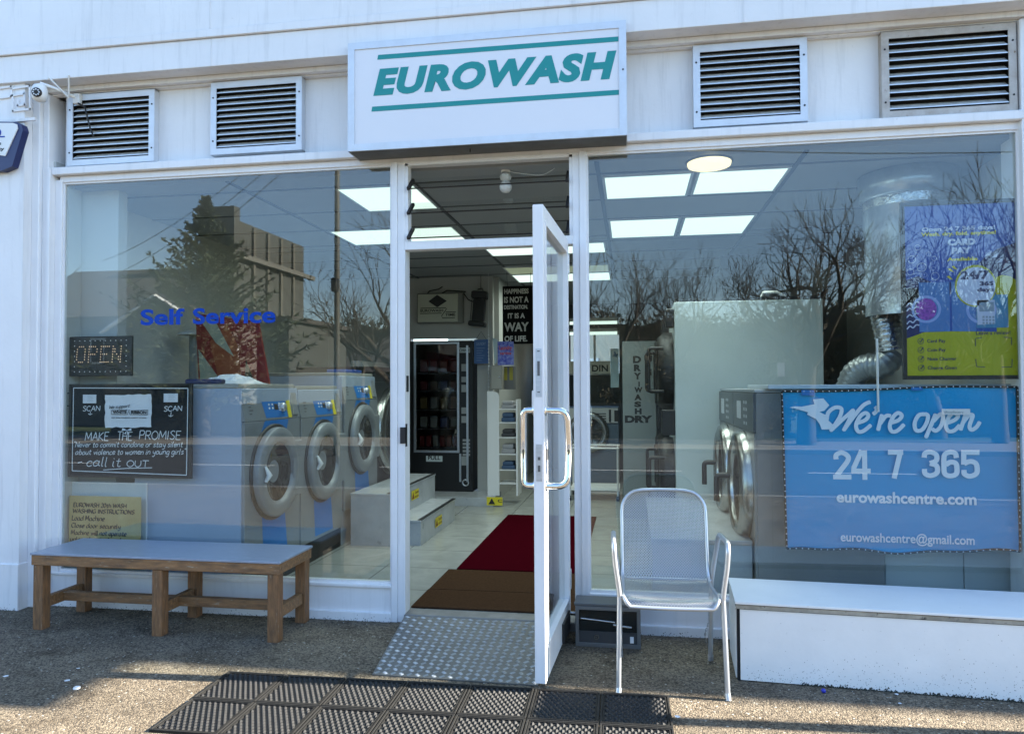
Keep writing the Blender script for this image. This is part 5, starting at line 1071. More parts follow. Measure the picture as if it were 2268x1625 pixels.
# ------------------------------------------------------------------ right row of washers
XR = .735
def rwasher(y0, y1, label):
    z0, z1 = .22, 1.425; t = thing('grey_washer', label, 'washing machine', (XR+.37, (y0+y1)/2, z0), 'stainless washers in the right row')
    mesh('cabinet', MB().box(XR+.012, 1.468, y0+.003, y1-.003, z0, z1-.02, .008), SGREY, t); mesh('top', MB().box(XR+.004, 1.468, y0+.003, y1-.003, z1-.0195, z1, .004), ALU, t)
    mesh('front_panel', MB().box(XR, XR+.0115, y0+.005, y1-.005, z0+.005, z1-.27, .003), SGREY, t)
    cp = mesh('control_panel', MB().box(XR-.004, XR+.0115, y0+.005, y1-.005, z1-.265, z1-.025, .003), mat('control grey', (.10,.11,.12), .35) if 'control grey' not in bpy.data.materials else bpy.data.materials['control grey'], t)
    f_ = frame((XR-.0052,0,0), (0,-1,0), (0,0,1), (-1,0,0)); q = MB()
    for a_ in range(2):
        for b_ in range(4): q.poly(f_, rect(-y0-.30-a_*.09, -y0-.25-a_*.09, z1-.23+b_*.045, z1-.21+b_*.045))
    q.poly(f_, rect(-y0-.7, -y0-.5, z1-.20, z1-.08)); mesh('control_print', q, ALUP, cp)
    yc, zc = (y0+y1)/2-.04, .79
    d_ = mesh('drum_door', MB().lathe((XR-.001,yc,zc), (-1,0,0), [(.36,0),(.36,.025),(.345,.06),(.30,.075),(.255,.06),(.25,.02)], 40), STEEL, t)
    mesh('door_glass', MB().lathe((XR-.001,yc,zc), (-1,0,0), [(.255,.04),(.15,.02),(0,.01)], 32), bpy.data.materials['door glass'], d_)
    mesh('door_handle', MB().tube(arc3([(XR-.06,yc+.27,zc+.03),(XR-.15,yc+.28,zc+.03),(XR-.15,yc+.28,zc-.15)], .03), [.02]*2+[.02]*(len(arc3([(0,0,0),(1,0,0),(1,1,0)],.1))-2), 8), BLACK, d_)
    if y0 < .5:
        q = MB(); fs2 = frame((0,y0+.0025,0))
        for p in ([(XR+.10,z0+.12),(XR+.10,z1-.15)],[(XR+.14,z0+.09),(XR+.36,z0+.09)],[(XR+.40,z0+.09),(XR+.66,z0+.09)]): ribbon(q, fs2, smooth_pts([p[0],p[1]]), .006, .001)
        mesh('panel_crease', q, mat('crease highlight', (.26,.26,.25), .4), t)
rwasher(.25, 1.15, 'nearest stainless washer in the right row, side panel against the window')
rwasher(1.155, 2.01, 'farther stainless washer in the right row, beyond the nearest one')
solo('washer_plinth', MB().box(XR+.012, 1.46, .29, 2.02, FZ, .2195), mat('black right plinth', (.015,.015,.016), .7), 'black plinth under the right row of washers', 'plinth')
ML = thing('marble_ledge', 'marble topped ledge along the foot of the right washers', 'ledge', (.5, 1.2, FZ)); mesh('body', MB().box(.12, XR-.012, .31, 2.03, FZ, .47), MARB, ML); mesh('ledge_top', MB().box(.112, XR-.010, .30, 2.03, .4705, .495, .003), MARB, ML)
CP = thing('white_cupboard', 'white low cupboard with two doors under the blue banner', 'cupboard', (1.85, .6, FZ)); mesh('carcass', MB().box(1.482, 2.19, .322, .9, FZ, 1.36), WPLAS, CP)
for a_, b_ in ((1.484,1.912),(1.918,2.188)): mesh('cupboard_door', MB().box(a_, b_, .300, .321, FZ+.01, 1.35, .003), mat('cupboard white', (.55,.60,.60), .35) if 'cupboard white' not in bpy.data.materials else bpy.data.materials['cupboard white'], CP)
solo('counter_top', MB().box(.80, 2.195, .14, .92, 1.427, 1.452, .004), mat('pale counter', (.50,.56,.60), .4), 'pale counter top along the upper edge of the blue banner', 'counter')
# ducts
pt = P(2008, 330, Y=.75); DU = thing('exhaust_duct', 'wide galvanised exhaust duct dropping from the ceiling at the right', 'duct', (pt[0], .75, CZ))
xc, yc, R_ = pt[0]-.0, .75, .27
mesh('duct_body', MB().lathe((xc,yc,1.9), (0,0,1), [(R_*.97,0),(R_*.97,.55),(R_,.552),(R_,.92)], 40), DUCT, DU); mesh('collar', MB().lathe((xc,yc,2.66), (0,0,1), [(R_,0),(R_+.02,.01),(R_+.03,.16),(R_+.0,.169)], 40), DUCT, DU)
mesh('foil_tape', MB().lathe((xc,yc,2.60), (0,0,1), [(R_+.002,0),(R_+.004,.03),(R_+.002,.055)], 40), FOIL, DU); mesh('rivets', MB().cyl((xc+.06, yc-R_*.985, 2.50), (0,-1,0), .006, .004, 8).cyl((xc+.06, yc-R_*.985, 2.55), (0,-1,0), .006, .004, 8), DARKM, DU)
def flex(pts, r, name, label, m_):
    sp = smooth_pts(pts, 10); rs = [r*(1+.055*math.sin(i*2.2)) for i in range(len(sp))]; return solo(name, MB().tube(sp, rs, 18), m_, label, 'duct')
Pq = lambda x, y, Y: P(x, y, Y=Y)
flex([Pq(1958,560,.95), Pq(1962,600,.9), Pq(1942,640,.85), Pq(1958,700,.8), Pq(1968,740,.78), Pq(1975,775,.78)], .085, 'flexible_duct', 'crinkled silver foil duct hanging behind the card pay poster', FOIL)
flex([Pq(1980,782,.80), Pq(1955,808,.80), Pq(1920,812,.85), Pq(1893,830,.9), Pq(1880,862,.95)], .085, 'flexible_duct', 'ribbed dark flexible duct bending down to the counter', mat('ribbed duct', (.22,.235,.24), .35, .6))
# banner
Yn = .06; c_ = [W(1742,1216,Yn), W(2264,1222,Yn), W(2258,855,Yn), W(1731,866,Yn)]; c_[1] = (2.10, c_[1][1]); c_[2] = (2.105, c_[2][1])
BN = thing('blue_banner', 'blue vinyl banner reading We are open 24 7 365 in the right window', 'banner', (1.5, Yn, c_[0][1]))
def bq(u, v): return tuple(np.array(c_[0])*(1-u)*(1-v)+np.array(c_[1])*u*(1-v)+np.array(c_[2])*u*v+np.array(c_[3])*(1-u)*v)
vs = []; NU, NV = 36, 20
def sag(u, v): return (.010*math.sin(u*9)+.006*math.sin(u*21+1))*(1-v)**2-.006*math.sin(u*7)*v**3
for j in range(NV+1):
    for i in range(NU+1):
        u, v = i/NU, j/NV; x_, z_ = bq(u, v); vs.append((x_, Yn+.004*math.sin(u*11+v*3)+.003*math.sin(v*9+u*4), z_+sag(u, v)))
mesh('sheet', MB().add(vs, [(j*(NU+1)+i, j*(NU+1)+i+1, (j+1)*(NU+1)+i+1, (j+1)*(NU+1)+i) for j in range(NV) for i in range(NU)], True), BANNER, BN)
fbn = FR(Yn-.0085); q = MB()
def wpx(x, y): return W(x, y, Yn-.0085)
def btext(t, x0, x1, yb_, yt, bold): a_, b_ = wpx(x0, yb_), wpx(x1, yb_); text(q, t, fbn, a_[0], b_[0], a_[1], wpx(x0, yt)[1]-a_[1], bold)
def block(t, x0, x1, yb_, yt, wd):
    a_, b_ = wpx(x0, yb_), wpx(x1, yt); hgt = b_[1]-a_[1]; n_ = len(t); cw = (b_[0]-a_[0]-wd*.35*(n_-1))/n_
    for i_, c_ in enumerate(t):
        ox = a_[0]+i_*(cw+wd*.35)
        for k_, (sm, pts) in enumerate(BLK[c_]):
            uv = [(ox+wd/2+(cw-wd)*p_[0], a_[1]+wd*.42+(hgt-wd*.84)*p_[1]) for p_ in pts]; ribbon(q, fbn, smooth_pts(uv, 6) if sm else uv, wd, k_*.0004)
BLK = {'2':[(1,[(0,.72),(.02,.9),(.5,1),(1,.86),(.98,.66),(.45,.32),(.02,.06)]),(0,[(-.28,0),(1.28,0)])],'4':[(0,[(.62,1.1),(-.12,.34)]),(0,[(-.3,.26),(1.35,.26)]),(0,[(.85,-.1),(.85,1.1)])],'7':[(0,[(-.28,1),(1.28,1)]),(0,[(.98,1.0),(.30,-.1)])],
 '3':[(1,[(0,.76),(.08,.94),(.5,1),(.96,.88),(.94,.64),(.45,.52)]),(1,[(.45,.52),(.96,.42),(1,.14),(.5,0),(.05,.08),(0,.28)])],'6':[(1,[(1,.76),(.9,.95),(.5,1),(.06,.88),(0,.5),(.04,.1),(.5,0),(.96,.1),(1,.38),(.9,.54),(.5,.58),(.12,.46)])],'5':[(0,[(1.25,1),(.02,1)]),(0,[(.02,1.1),(.0,.48)]),(1,[(.02,.52),(.5,.62),(.96,.52),(1,.15),(.5,0),(.05,.08),(0,.26)])]}
block('24', 1847, 1924, 1060, 998, .027); block('7', 1968, 2000, 1058, 997, .027); block('365', 2042, 2168, 1057, 997, .027)
btext('eurowashcentre.com', 1853, 2163, 1112, 1087, .03); btext('eurowashcentre@gmail.com', 1862, 2159, 1198, 1178, .02)
def cpx(x, y): return wpx((1840+x/2.6875)/1.05732, (910+y/2.6875)/1.05732)
SCRIPT = ['258 200 268 150 310 118 350 126 338 180 280 268','280 266 350 200 432 128','428 128 397 200 362 266','362 264 430 172 488 104 534 82','448 216 500 197 520 168 500 152 466 176 442 230 456 268 490 264 538 226',
 '560 112 573 128 566 146 547 160','606 160 594 206 580 264','592 222 620 182 640 168 662 172','656 216 710 197 730 168 706 152 676 178 654 232 668 268 704 262 746 222',
 '884 160 838 166 812 214 820 260 856 258 886 214 894 170 874 156','944 156 914 230 880 310','926 208 972 160 990 178 976 234 944 264 920 250','1012 216 1062 197 1084 170 1056 152 1026 178 1008 232 1024 265 1060 262 1096 226','1132 160 1116 210 1098 262','1106 226 1148 172 1176 168 1156 234 1170 258 1200 240 1222 206']
for k_, st_ in enumerate(SCRIPT):
    v_ = [float(t_) for t_ in st_.split()]; ribbon(q, fbn, smooth_pts([cpx(*p_) for p_ in zip(v_[::2], v_[1::2])], 7), .0215, .0003*(k_ % 4), None, True)
mesh('lettering', q, BANTX, BN)
q = MB()
q.poly(fbn, [cpx(*p) for p in [(22,118),(56,110),(100,112),(180,97),(172,66),(236,60),(274,104),(242,138),(212,146),(250,164),(262,194),(298,226),(298,254),(226,256),(214,224),(190,190),(134,162),(140,148),(100,136),(58,124)]][::-1], .0018)
mesh('emblem', q, BANTX, BN)
bead = MB(); lights = MB()
def edge(u0, v0, u1, v1, n_):
    pp = []
    for k in range(n_+1):
        t = k/n_; u, v = u0+(u1-u0)*t, v0+(v1-v0)*t; x_, z_ = bq(u, v); pp.append((x_, Yn-.006, z_+sag(u, v)))
    bead.tube(pp, .0065, 6)
    for k in range(n_): p = (np.array(pp[k])+np.array(pp[k+1]))/2; lights.lathe(p+np.array([0,-.0068,0]), (0,-1,0), [(.004,0),(.003,.003),(0,.004)], 6)
edge(0,0,0,1,26); edge(0,0,1,0,36); edge(0,1,1,1,36); edge(1,0,1,1,26)
mesh('light_strip', bead, BLACK, BN); mesh('strip_leds', lights, mat('strip led', (.75,.78,.85), .3), BN)
for i, (x, y) in enumerate(((1792,922),(2032,908-46))):
    pass
q = MB(); p = W(1795, 868, .05); q.box(p[0]-.05, p[0]+.02, .045, .05, p[1]-.02, p[1]+.012); solo('masking_tape', q, MBLUE, 'strip of blue masking tape at the banner top left corner', 'tape')
p = W(2030, 862, .05); solo('masking_tape', MB().box(p[0]-.03, p[0]+.03, .045, .05, p[1]-.006, p[1]+.012), MBLUE, 'scrap of blue masking tape above the middle of the banner', 'tape')
(xa, z1), (xb, z0) = W(2084, 905, .03), W(2147, 918, .03)
STK = thing('glass_sticker', 'narrow white sticker on the glass over the word open', 'sticker', ((xa+xb)/2, .02, z0)); mesh('backing', MB().box(xa, xb, .0185, .0195, z0, z1), PAPER, STK); q = MB(); text(q, 'shopfitters', frame((0,.0180,0)), xa+.012, xb-.035, z0+.008, .014, .01); mesh('lettering', q, mat('teal grey print', (.2,.32,.36), .5), STK)
(xa, z1), (_, z0) = W(1943, 750, .035), W(1942, 912, .035)
solo('white_rod', MB().cyl((xa, .04, z0), (0,0,1), .0065, z1-z0, 10), WPLAS, 'thin white upright rod in front of the banner apostrophe', 'rod')
# ------------------------------------------------------------------ card pay poster
Yp = .05; xa, xb, zb_, zt_ = 1.540, 2.112, 1.500, 2.462
PO = thing('card_pay_poster', 'framed blue and lime CARD PAY poster high in the right window', 'poster', ((xa+xb)/2, Yp, zb_))
q = MB(); e = .022
for r in ((xa-e,xa,zb_-e,zt_+e),(xb,xb+.012,zb_-e,zt_+e),(xa,xb,zb_-e,zb_),(xa,xb,zt_,zt_+e)): q.box(r[0], r[1], Yp-.004, Yp+.015, r[2], r[3], .003)
mesh('poster_frame', q, DARKM, PO); mesh('sheet', MB().box(xa, xb, Yp+.002, Yp+.012, zb_, zt_), PBLUE, PO)
fpo = FR(Yp+.0015)
def po(x, y): u = (x-157)/885; yt_ = 155-65*u; return xa+u*(xb-xa), zt_-(y-yt_)/(1480-yt_)*(zt_-zb_)
def pmesh(name, polys, m_, off): 
    q = MB()
    for pts in polys: q.poly(fpo, [po(*p) for p in pts][::-1], off)
    return mesh(name, [q, q][0], m_, PO)
pmesh('navy_wave', [[(158,735),(260,700),(400,760),(560,740),(700,640),(800,540),(900,470),(1041,420),(1041,740),(900,800),(560,830),(300,900),(158,940)],[(158,800),(300,790),(300,1140),(158,1190)]], PNAVY, .0003)
pmesh('lime_wave', [[(158,1190),(300,1140),(560,1130),(880,1135),(880,700),(930,680),(1000,690),(1041,720),(1041,1480),(158,1480)]], PLIME, .0006)
pmesh('washer_picture', [[(264,752),(510,742),(510,1132),(262,1138)],[(526,740),(705,742),(720,1132),(526,1132)]], PSKY, .0009)
pmesh('card_reader_panel', [[(720,845),(972,835),(972,1100),(720,1105)]], mat('poster teal', (.05,.20,.36), .35), .0012)
q = MB(); q.poly(fpo, circ(*po(320,960), .062, 22, ru=.055), .0014); mesh('purple_wash', q, PPURP, PO)
q = MB(); ringp(q, fpo, *po(320,960), .064, .078, .0013, 22); ringp(q, fpo, *po(760,960), .062, .078, .0013, 22); mesh('drum_ring', q, mat('poster ring', (.22,.32,.62), .35), PO)
q = MB(); q.poly(fpo, circ(*po(720,770), .118, 26, ru=.108), .0016); mesh('lime_disc', q, PLIME, PO)
q = MB(); q.poly(fpo, circ(*po(722,775), .108, 26, ru=.099), .0019); q.poly(fpo, [po(728,885), po(868,880), po(868,1070), po(728,1080)][::-1], .0019)
for sx, sy, l_ in ((800,530,.035),(850,545,.04),(890,585,.035)): q.poly(fpo, [po(sx,sy), po(sx+25,sy-25), po(sx+60,sy-45), po(sx+40,sy-5)], .0012)
mesh('pale_badge', q, PLIGHT, PO)
q = MB()
for i in range(4):
    for j in range(3): a_ = po(768+i*26, 1010+j*24); q.poly(fpo, rect(a_[0], a_[0]+.011, a_[1]-.011, a_[1]), .0023)
a_ = po(745,900); q.poly(fpo, rect(a_[0], po(860,0)[0], po(745,975)[1], a_[1]), .0022)
mesh('keypad', q, mat('poster grey keys', (.2,.26,.33), .4), PO)
q = MB()
for x, y, r in ((210,570,.022),(290,630,.026),(348,525,.013),(392,558,.014),(198,668,.019),(312,690,.014),(398,698,.022),(244,740,.016),(384,638,.011),(260,475,.016),(250,530,.010)): ringp(q, fpo, *po(x,y), r*.88, r, .0013, 16)
for k, y in enumerate((920,960,1010,1060,1100)): ribbon(q, fpo, smooth_pts([po(160,y+18-k*0), po(185,y-6), po(210,y+6), po(235,y-16), po(262,y-14)]), .007, .0017)
mesh('bubbles', q, PLIGHT, PO)
q = MB()
def ptext(q, t, x0, x1, yb_, yt, bold=.04, off=.0026): a_, b_ = po(x0,yb_), po(x1,yb_); text(q, t, fpo, a_[0], b_[0], a_[1], po(x0,yt)[1]-a_[1], bold, off=off)
ptext(q, 'Open 24 7 365 days!', 295, 885, 350, 318); ptext(q, 'CARD', 505, 725, 455, 402, .07); ptext(q, 'PAY', 535, 690, 520, 470, .07); mesh('white_lettering', q, PLIGHT, PO)
q = MB(); ptext(q, 'Wash. dry. fold. anytime!', 290, 890, 388, 358); ptext(q, 'Available', 495, 740, 578, 550)
for sx, sy in ((500,640),(530,620),(490,700)): q.poly(fpo, [po(sx,sy), po(sx+20,sy-8), po(sx+50,sy+25), po(sx+25,sy+18)], .0012)
mesh('yellow_lettering', q, PYEL, PO)
q = MB(); ptext(q, '24/7', 600, 830, 722, 655, .05); ptext(q, '365', 752, 860, 770, 735, .05); ptext(q, 'days', 730, 862, 818, 785, .05); ptext(q, 'Leave a review!', 715, 985, 1160, 1130, .01)
for k, t in enumerate(('Card Pay','Coin Pay','Note Changer','Change Given')):
    y = 1222+k*70; ptext(q, t, 322, (470,470,555,555)[k], y, y-26, .015); ringp(q, fpo, *po(270,y-12), .0145, .017, .0026, 16); ribbon(q, fpo, [po(258,y-14), po(267,y-4), po(290,y-34)], .005, .003)
for pts in ([(708,1250),(708,1190),(760,1180)],[(930,1178),(992,1182),(992,1240)],[(708,1350),(712,1410),(780,1416)],[(910,1416),(990,1416),(994,1350)]): ribbon(q, fpo, [po(*p) for p in pts], .004, .0026)
mesh('navy_lettering', q, PNAVY, PO)

# ------------------------------------------------------------------ ceiling lights
def clight(x0, x1, y0, y1, label, m_=PANEL, n_=1):
    t = thing('ceiling_light', label, 'ceiling light', ((x0+x1)/2, (y0+y1)/2, CZ), 'square ceiling light panels'); q = MB(); e = .018; z = CZ-.008
    for r in ((x0,x1,y0,y0+e),(x0,x1,y1-e,y1),(x0,x0+e,y0+e,y1-e),(x1-e,x1,y0+e,y1-e)): q.box(r[0], r[1], r[2], r[3], z-.004, CZ-.0001)
    mesh('frame', q, ALUP, t); mesh('diffuser', MB().box(x0+e, x1-e, y0+e, y1-e, z-.001, CZ-.0002), m_, t)
    if m_ is PANEL:
        al = bpy.data.lights.new('panel_lamp', 'AREA'); al.shape = 'RECTANGLE'; al.size = x1-x0-2*e; al.size_y = y1-y0-2*e; al.energy = 3.6*al.size*al.size_y; al.spread = math.radians(125); al.color = (.86, 1, .93)
        lo = link(bpy.data.objects.new('panel_lamp', al)); lo.parent = t; lo.location = (0, 0, z-.004-CZ)
clight(-2.02, -1.44, .37, 1.04, 'lit ceiling panel nearest the glass in the left window')
clight(-2.63, -1.50, 1.67, 2.31, 'long lit ceiling panel above the left washers, second from the glass')
clight(-.18, .41, .41, 1.0, 'lit ceiling panel in the right window, front row left'); clight(.43, 1.01, .40, .98, 'lit ceiling panel in the right window, front row right')
clight(-.18, .41, 1.69, 2.43, 'lit ceiling panel in the right window, second row left'); clight(.43, 1.01, 1.69, 2.43, 'lit ceiling panel in the right window, second row right')
clight(-1.44, -.235, 2.60, 3.14, 'lit ceiling panel just above the top of the open doorway')
clight(-1.46, -.24, 3.90, 4.42, 'dim olive ceiling panel seen over the doorway', PANELD); clight(-1.46, -.24, 4.46, 5.12, 'bright ceiling panel behind the dim olive one')
RL = thing('round_ceiling_light', 'warm yellow round ceiling light near the top of the right window', 'ceiling light', (.484, .2, CZ))
mesh('diffuser', MB().lathe((.484,.215,CZ-.03), (0,0,1), [(0,-.012),(.08,-.010),(.128,0),(.132,.012),(.132,.029)], 36), PANELY, RL); mesh('rim', MB().lathe((.484,.215,CZ-.012), (0,0,1), [(.133,0),(.142,.002),(.142,.011)], 36), DGREY, RL)
p = P(1120, 414, Y=.19); LBb = thing('light_bulb', 'white globe bulb hanging inside the light over the door', 'light bulb', (p[0], .19, p[2]))
mesh('globe', MB().lathe((p[0],.19,p[2]-.04), (0,0,1), [(0,0),(.024,.006),(.038,.024),(.040,.042),(.031,.066),(.02,.078)], 24), WPLAS, LBb); mesh('holder', MB().lathe((p[0],.19,p[2]+.036), (0,0,1), [(.02,0),(.034,.012),(.038,.03),(.03,.045),(.02,.05)], 20), WPLAS, LBb)
mesh('rose', MB().cyl((p[0],.19,CZ-.012), (0,0,1), .03, .012, 16).tube([(p[0],.19,CZ-.012),(p[0],.19,min(CZ-.013,p[2]+.08))], .006, 6), WPLAS, LBb)
mesh('flex', MB().tube(smooth_pts([(p[0]+.03,.19,CZ-.01),(p[0]+.12,.18,CZ-.03),(p[0]+.24,.17,CZ-.045),(p[0]+.32,.16,CZ-.01)]), .0025, 5), WPLAS, LBb)
p = P(1188, 573, Z=CZ); solo('smoke_detector', MB().lathe((p[0],p[1],CZ-.035), (0,0,1), [(0,0),(.04,.002),(.055,.015),(.055,.034)], 20), WPLAS, 'small round smoke detector on the ceiling beyond the door', 'smoke detector')
# ------------------------------------------------------------------ across the street (seen mirrored in the glass)
def bare_tree(px, pbase, ptop, dist, label, seed, spread=.62, dep=5, thick=1.0, dens=3):
    q = random.Random(seed); b = V(px, 860, dist); top = V(px, ptop, dist)[2]; b = np.array([b[0], b[1], 0]); H = top
    t = thing('bare_tree', label, 'tree', b, 'bare trees across the street'); tk, cr = MB(), MB()
    def grow(p, d, L, r, lv):
        pts = [p]; n_ = 4 if lv < 3 else 3; dd = d.copy()
        for k in range(n_):
            dd = dd+np.array([q.gauss(0,.13),q.gauss(0,.13),q.gauss(.03,.09)])*(1 if lv else .4); dd /= np.linalg.norm(dd); pts.append(pts[-1]+dd*L/n_)
        rs = [r*(1-.38*k/n_) for k in range(n_+1)]
        (tk if lv < 2 else cr).tube(pts, rs, 6 if lv < 2 else (4 if lv < 4 else 3), cap=lv < 2)
        if lv >= dep: return
        nb = dens+1 if lv < 3 else dens
        for k in range(nb):
            i = n_ if k == 0 else q.randint(1 if lv else 2, n_); a = q.uniform(0, 6.283); s_ = spread*q.uniform(.55, 1.45)*(.5 if k == 0 else 1)
            u = np.cross(dd, [0,0,1.]) ; u = u/(np.linalg.norm(u)+1e-6) if np.linalg.norm(u) > .05 else np.array([1.,0,0]); v = np.cross(dd, u)
            nd = dd*math.cos(s_)+(u*math.cos(a)+v*math.sin(a))*math.sin(s_); nd[2] += .12; nd /= np.linalg.norm(nd)
            grow(pts[i], nd, L*q.uniform(.62, .82), max(.007, rs[i]*q.uniform(.56,.74)), lv+1)
    grow(b, np.array([0,0,1.]), H*.27, .024*H*thick, 0)
    zmax = max(v[2] for v in cr.v+tk.v); k = H/zmax
    for m_ in (tk, cr): m_.v = [tuple(b+(np.array(v)-b)*k) for v in m_.v]
    mesh('trunk', tk, BARK, t); mesh('crown', cr, TWIG, t); return t
bare_tree(880, 0, 425, 17, 'bare tree mirrored beside the left door post', 1, .68)
bare_tree(1345, 0, 520, 21, 'bare tree mirrored just right of the right door post', 2, .6)
bare_tree(1490, 0, 545, 27, 'slender bare tree mirrored above the pale dryer tower', 3, .5)
bare_tree(1785, 0, 368, 14.5, 'large bare tree mirrored left of the wide duct', 4, .72, 5, 1.1)
bare_tree(2080, 0, 395, 17, 'bare tree mirrored behind the card pay poster', 5, .58, 5)
bare_tree(2215, 0, 360, 15.5, 'tall bare tree mirrored at the right edge of the right window', 6, .55, 5)
bare_tree(1935, 0, 470, 19, 'bare tree mirrored over the silver foil duct', 9, .65, 5)
bare_tree(740, 0, 690, 38, 'small bare tree mirrored beside the telegraph pole foot', 7, .6, 4)
bare_tree(800, 0, 670, 41, 'second small bare tree mirrored over the dark far roof', 8, .6, 4)
bare_tree(142, 0, 570, 24, 'bare tree mirrored at the left edge of the left window', 12, .5, 4)
def leafcloud(mb, c, rx, ry, rz_, n_, s_, q):
    for i in range(n_):
        while True:
            a = np.array([q.uniform(-1,1) for _ in range(3)]); 
            if .25 < a@a < 1: break
        p = np.array(c)+a*np.array([rx,ry,rz_]); d1 = np.array([q.gauss(0,1) for _ in range(3)]); d1 /= np.linalg.norm(d1); d2 = np.cross(d1, [q.gauss(0,1) for _ in range(3)]); d2 /= np.linalg.norm(d2)+1e-9
        k = s_*q.uniform(.6,1.5); mb.add([p-d1*k, p+d2*k*.5, p+d1*k, p-d2*k*.5], [(0,1,2,3)])
def evergreen(px, ptop, dist, wide, label, seed):
    q = random.Random(seed); b = V(px, 860, dist); H = V(px, ptop, dist)[2]; b = np.array([b[0],b[1],0]); t = thing('evergreen_tree', label, 'tree', b, 'evergreens across the street'); m_ = MB()
    for k in range(230):
        a = q.uniform(0, 6.283); cz = q.uniform(-1, 1); rr = math.sqrt(1-cz*cz)*(.80+.2*math.sin(3*a+seed)*math.cos(5*cz+a))*q.uniform(.55,1)
        leafcloud(m_, b+np.array([wide*rr*math.cos(a), wide*rr*math.sin(a), H*(.52+.46*cz*q.uniform(.8,1.02))]), .42, .42, .34, 42, .075, q)
    mesh('trunk', MB().tube([b, b+np.array([.1,0,H*.8])], [.16,.05], 7), BARK, t); mesh('crown', m_, LEAF2, t)
bare_tree(1690, 0, 545, 22, 'twiggy rounded bare tree mirrored above the dryer tower', 23, .82, 5, .9)
bare_tree(1440, 0, 600, 24, 'bushy bare tree mirrored by the DRYING lettering', 22, .75, 5)
# conifer
def conifer(px, ptop, dist, label):
    q = random.Random(31); b = V(px, 860, dist); H = V(px, ptop, dist)[2]; b = np.array([b[0],b[1],0]); t = thing('conifer', label, 'tree', b); m_ = MB()
    mesh('trunk', MB().tube([b, b+np.array([0,0,H*.97])], [.2,.02], 8), BARK, t)
    for k in range(210):
        f = (k/210)**.9; z = H*(.10+.88*f); L = (1-f)**1.25*3.9*q.uniform(.6,1.12)+.07; an = k*2.4+q.uniform(-.3,.3); base = b+np.array([0,0,z]); d = np.array([math.cos(an), math.sin(an), .28+.5*f]); pts = [base+d*L*s_+np.array([0,0,.12*L*s_*s_]) for s_ in (0,.35,.7,1)]
        m_.tube(pts, [.02,.016,.01,.004], 3, cap=False)
        for s_ in np.arange(.12, 1.02, .075):
            p = base+d*L*s_+np.array([0,0,.12*L*s_*s_])
            for j in range(6):
                e_ = np.array([d[0]*.7+q.gauss(0,.6), d[1]*.7+q.gauss(0,.6), q.gauss(.30,.4)]); e_ /= np.linalg.norm(e_); l_ = q.uniform(.14,.32)*(.3+.8*(1-f)); w_ = np.cross(e_, [q.gauss(0,1) for _ in range(3)]); w_ /= np.linalg.norm(w_); m_.add([p, p+e_*l_*.5+w_*.03, p+e_*l_, p+e_*l_*.5-w_*.03], [(0,1,2,3)])
    mesh('crown', m_, LEAF, t)
conifer(452, 426, 15.5, 'pointed conifer mirrored in the left window')
# opposite gabled house
d0 = 21; r0, r1 = V(166, 602, d0+4), V(420, 620, d0+4); e0 = V(160, 700, d0); HZr = r0[2]; EZ = 4.3
OH = thing('gabled_house', 'grey house with a front gable mirrored in the left window', 'house', ((r0[0]+r1[0])/2, -d0, 0))
xl, xr_ = r0[0], r1[0]+2
mesh('wall', MB().box(xl+.3, xr_-.3, -d0-8, -d0, 0, EZ), RRENDER, OH)
mesh('roof', MB().add([(xl,-d0+.4,EZ-.1),(xr_,-d0+.4,EZ-.1),(xr_,-d0-4,HZr),(xl,-d0-4,HZr),(xl,-d0-8.4,EZ-.1),(xr_,-d0-8.4,EZ-.1)], [(0,1,2,3),(3,2,5,4),(0,3,4),(1,5,2)]), RROOF, OH)
gx = V(345, 659, d0-.6); ga = gx[2]; gw = 2.1
mesh('gable', MB().add([(gx[0]-gw,-d0+.6,0),(gx[0]+gw,-d0+.6,0),(gx[0]+gw,-d0+.6,EZ-.6),(gx[0],-d0+.6,ga),(gx[0]-gw,-d0+.6,EZ-.6),(gx[0]-gw,-d0-3,0),(gx[0]+gw,-d0-3,0),(gx[0]+gw,-d0-3,EZ-.6),(gx[0],-d0-3,ga),(gx[0]-gw,-d0-3,EZ-.6)], [(0,1,2,3,4),(0,5,9,4),(1,2,7,6),(4,9,8,3),(3,8,7,2)]), RRENDER, OH)
for sg in (-1,1): mesh('bargeboard', MB().tube([(gx[0]+sg*(gw+.15),-d0+.68,EZ-.75),(gx[0],-d0+.68,ga+.05)], .09, 4), WPLAS, OH)
for xx, zz in ((-2.6,2.9),(-5.0,2.9),(2.4,2.9)):
    wf = mesh('window', MB().box(gx[0]+xx-.6, gx[0]+xx+.6, -d0, -d0+.06, zz-.5, zz+.5), WPLAS, OH)
    mesh('window_pane', MB().box(gx[0]+xx-.53, gx[0]+xx-.03, -d0+.061, -d0+.07, zz-.43, zz+.43).box(gx[0]+xx+.03, gx[0]+xx+.53, -d0+.061, -d0+.07, zz-.43, zz+.43), BLACK, wf)
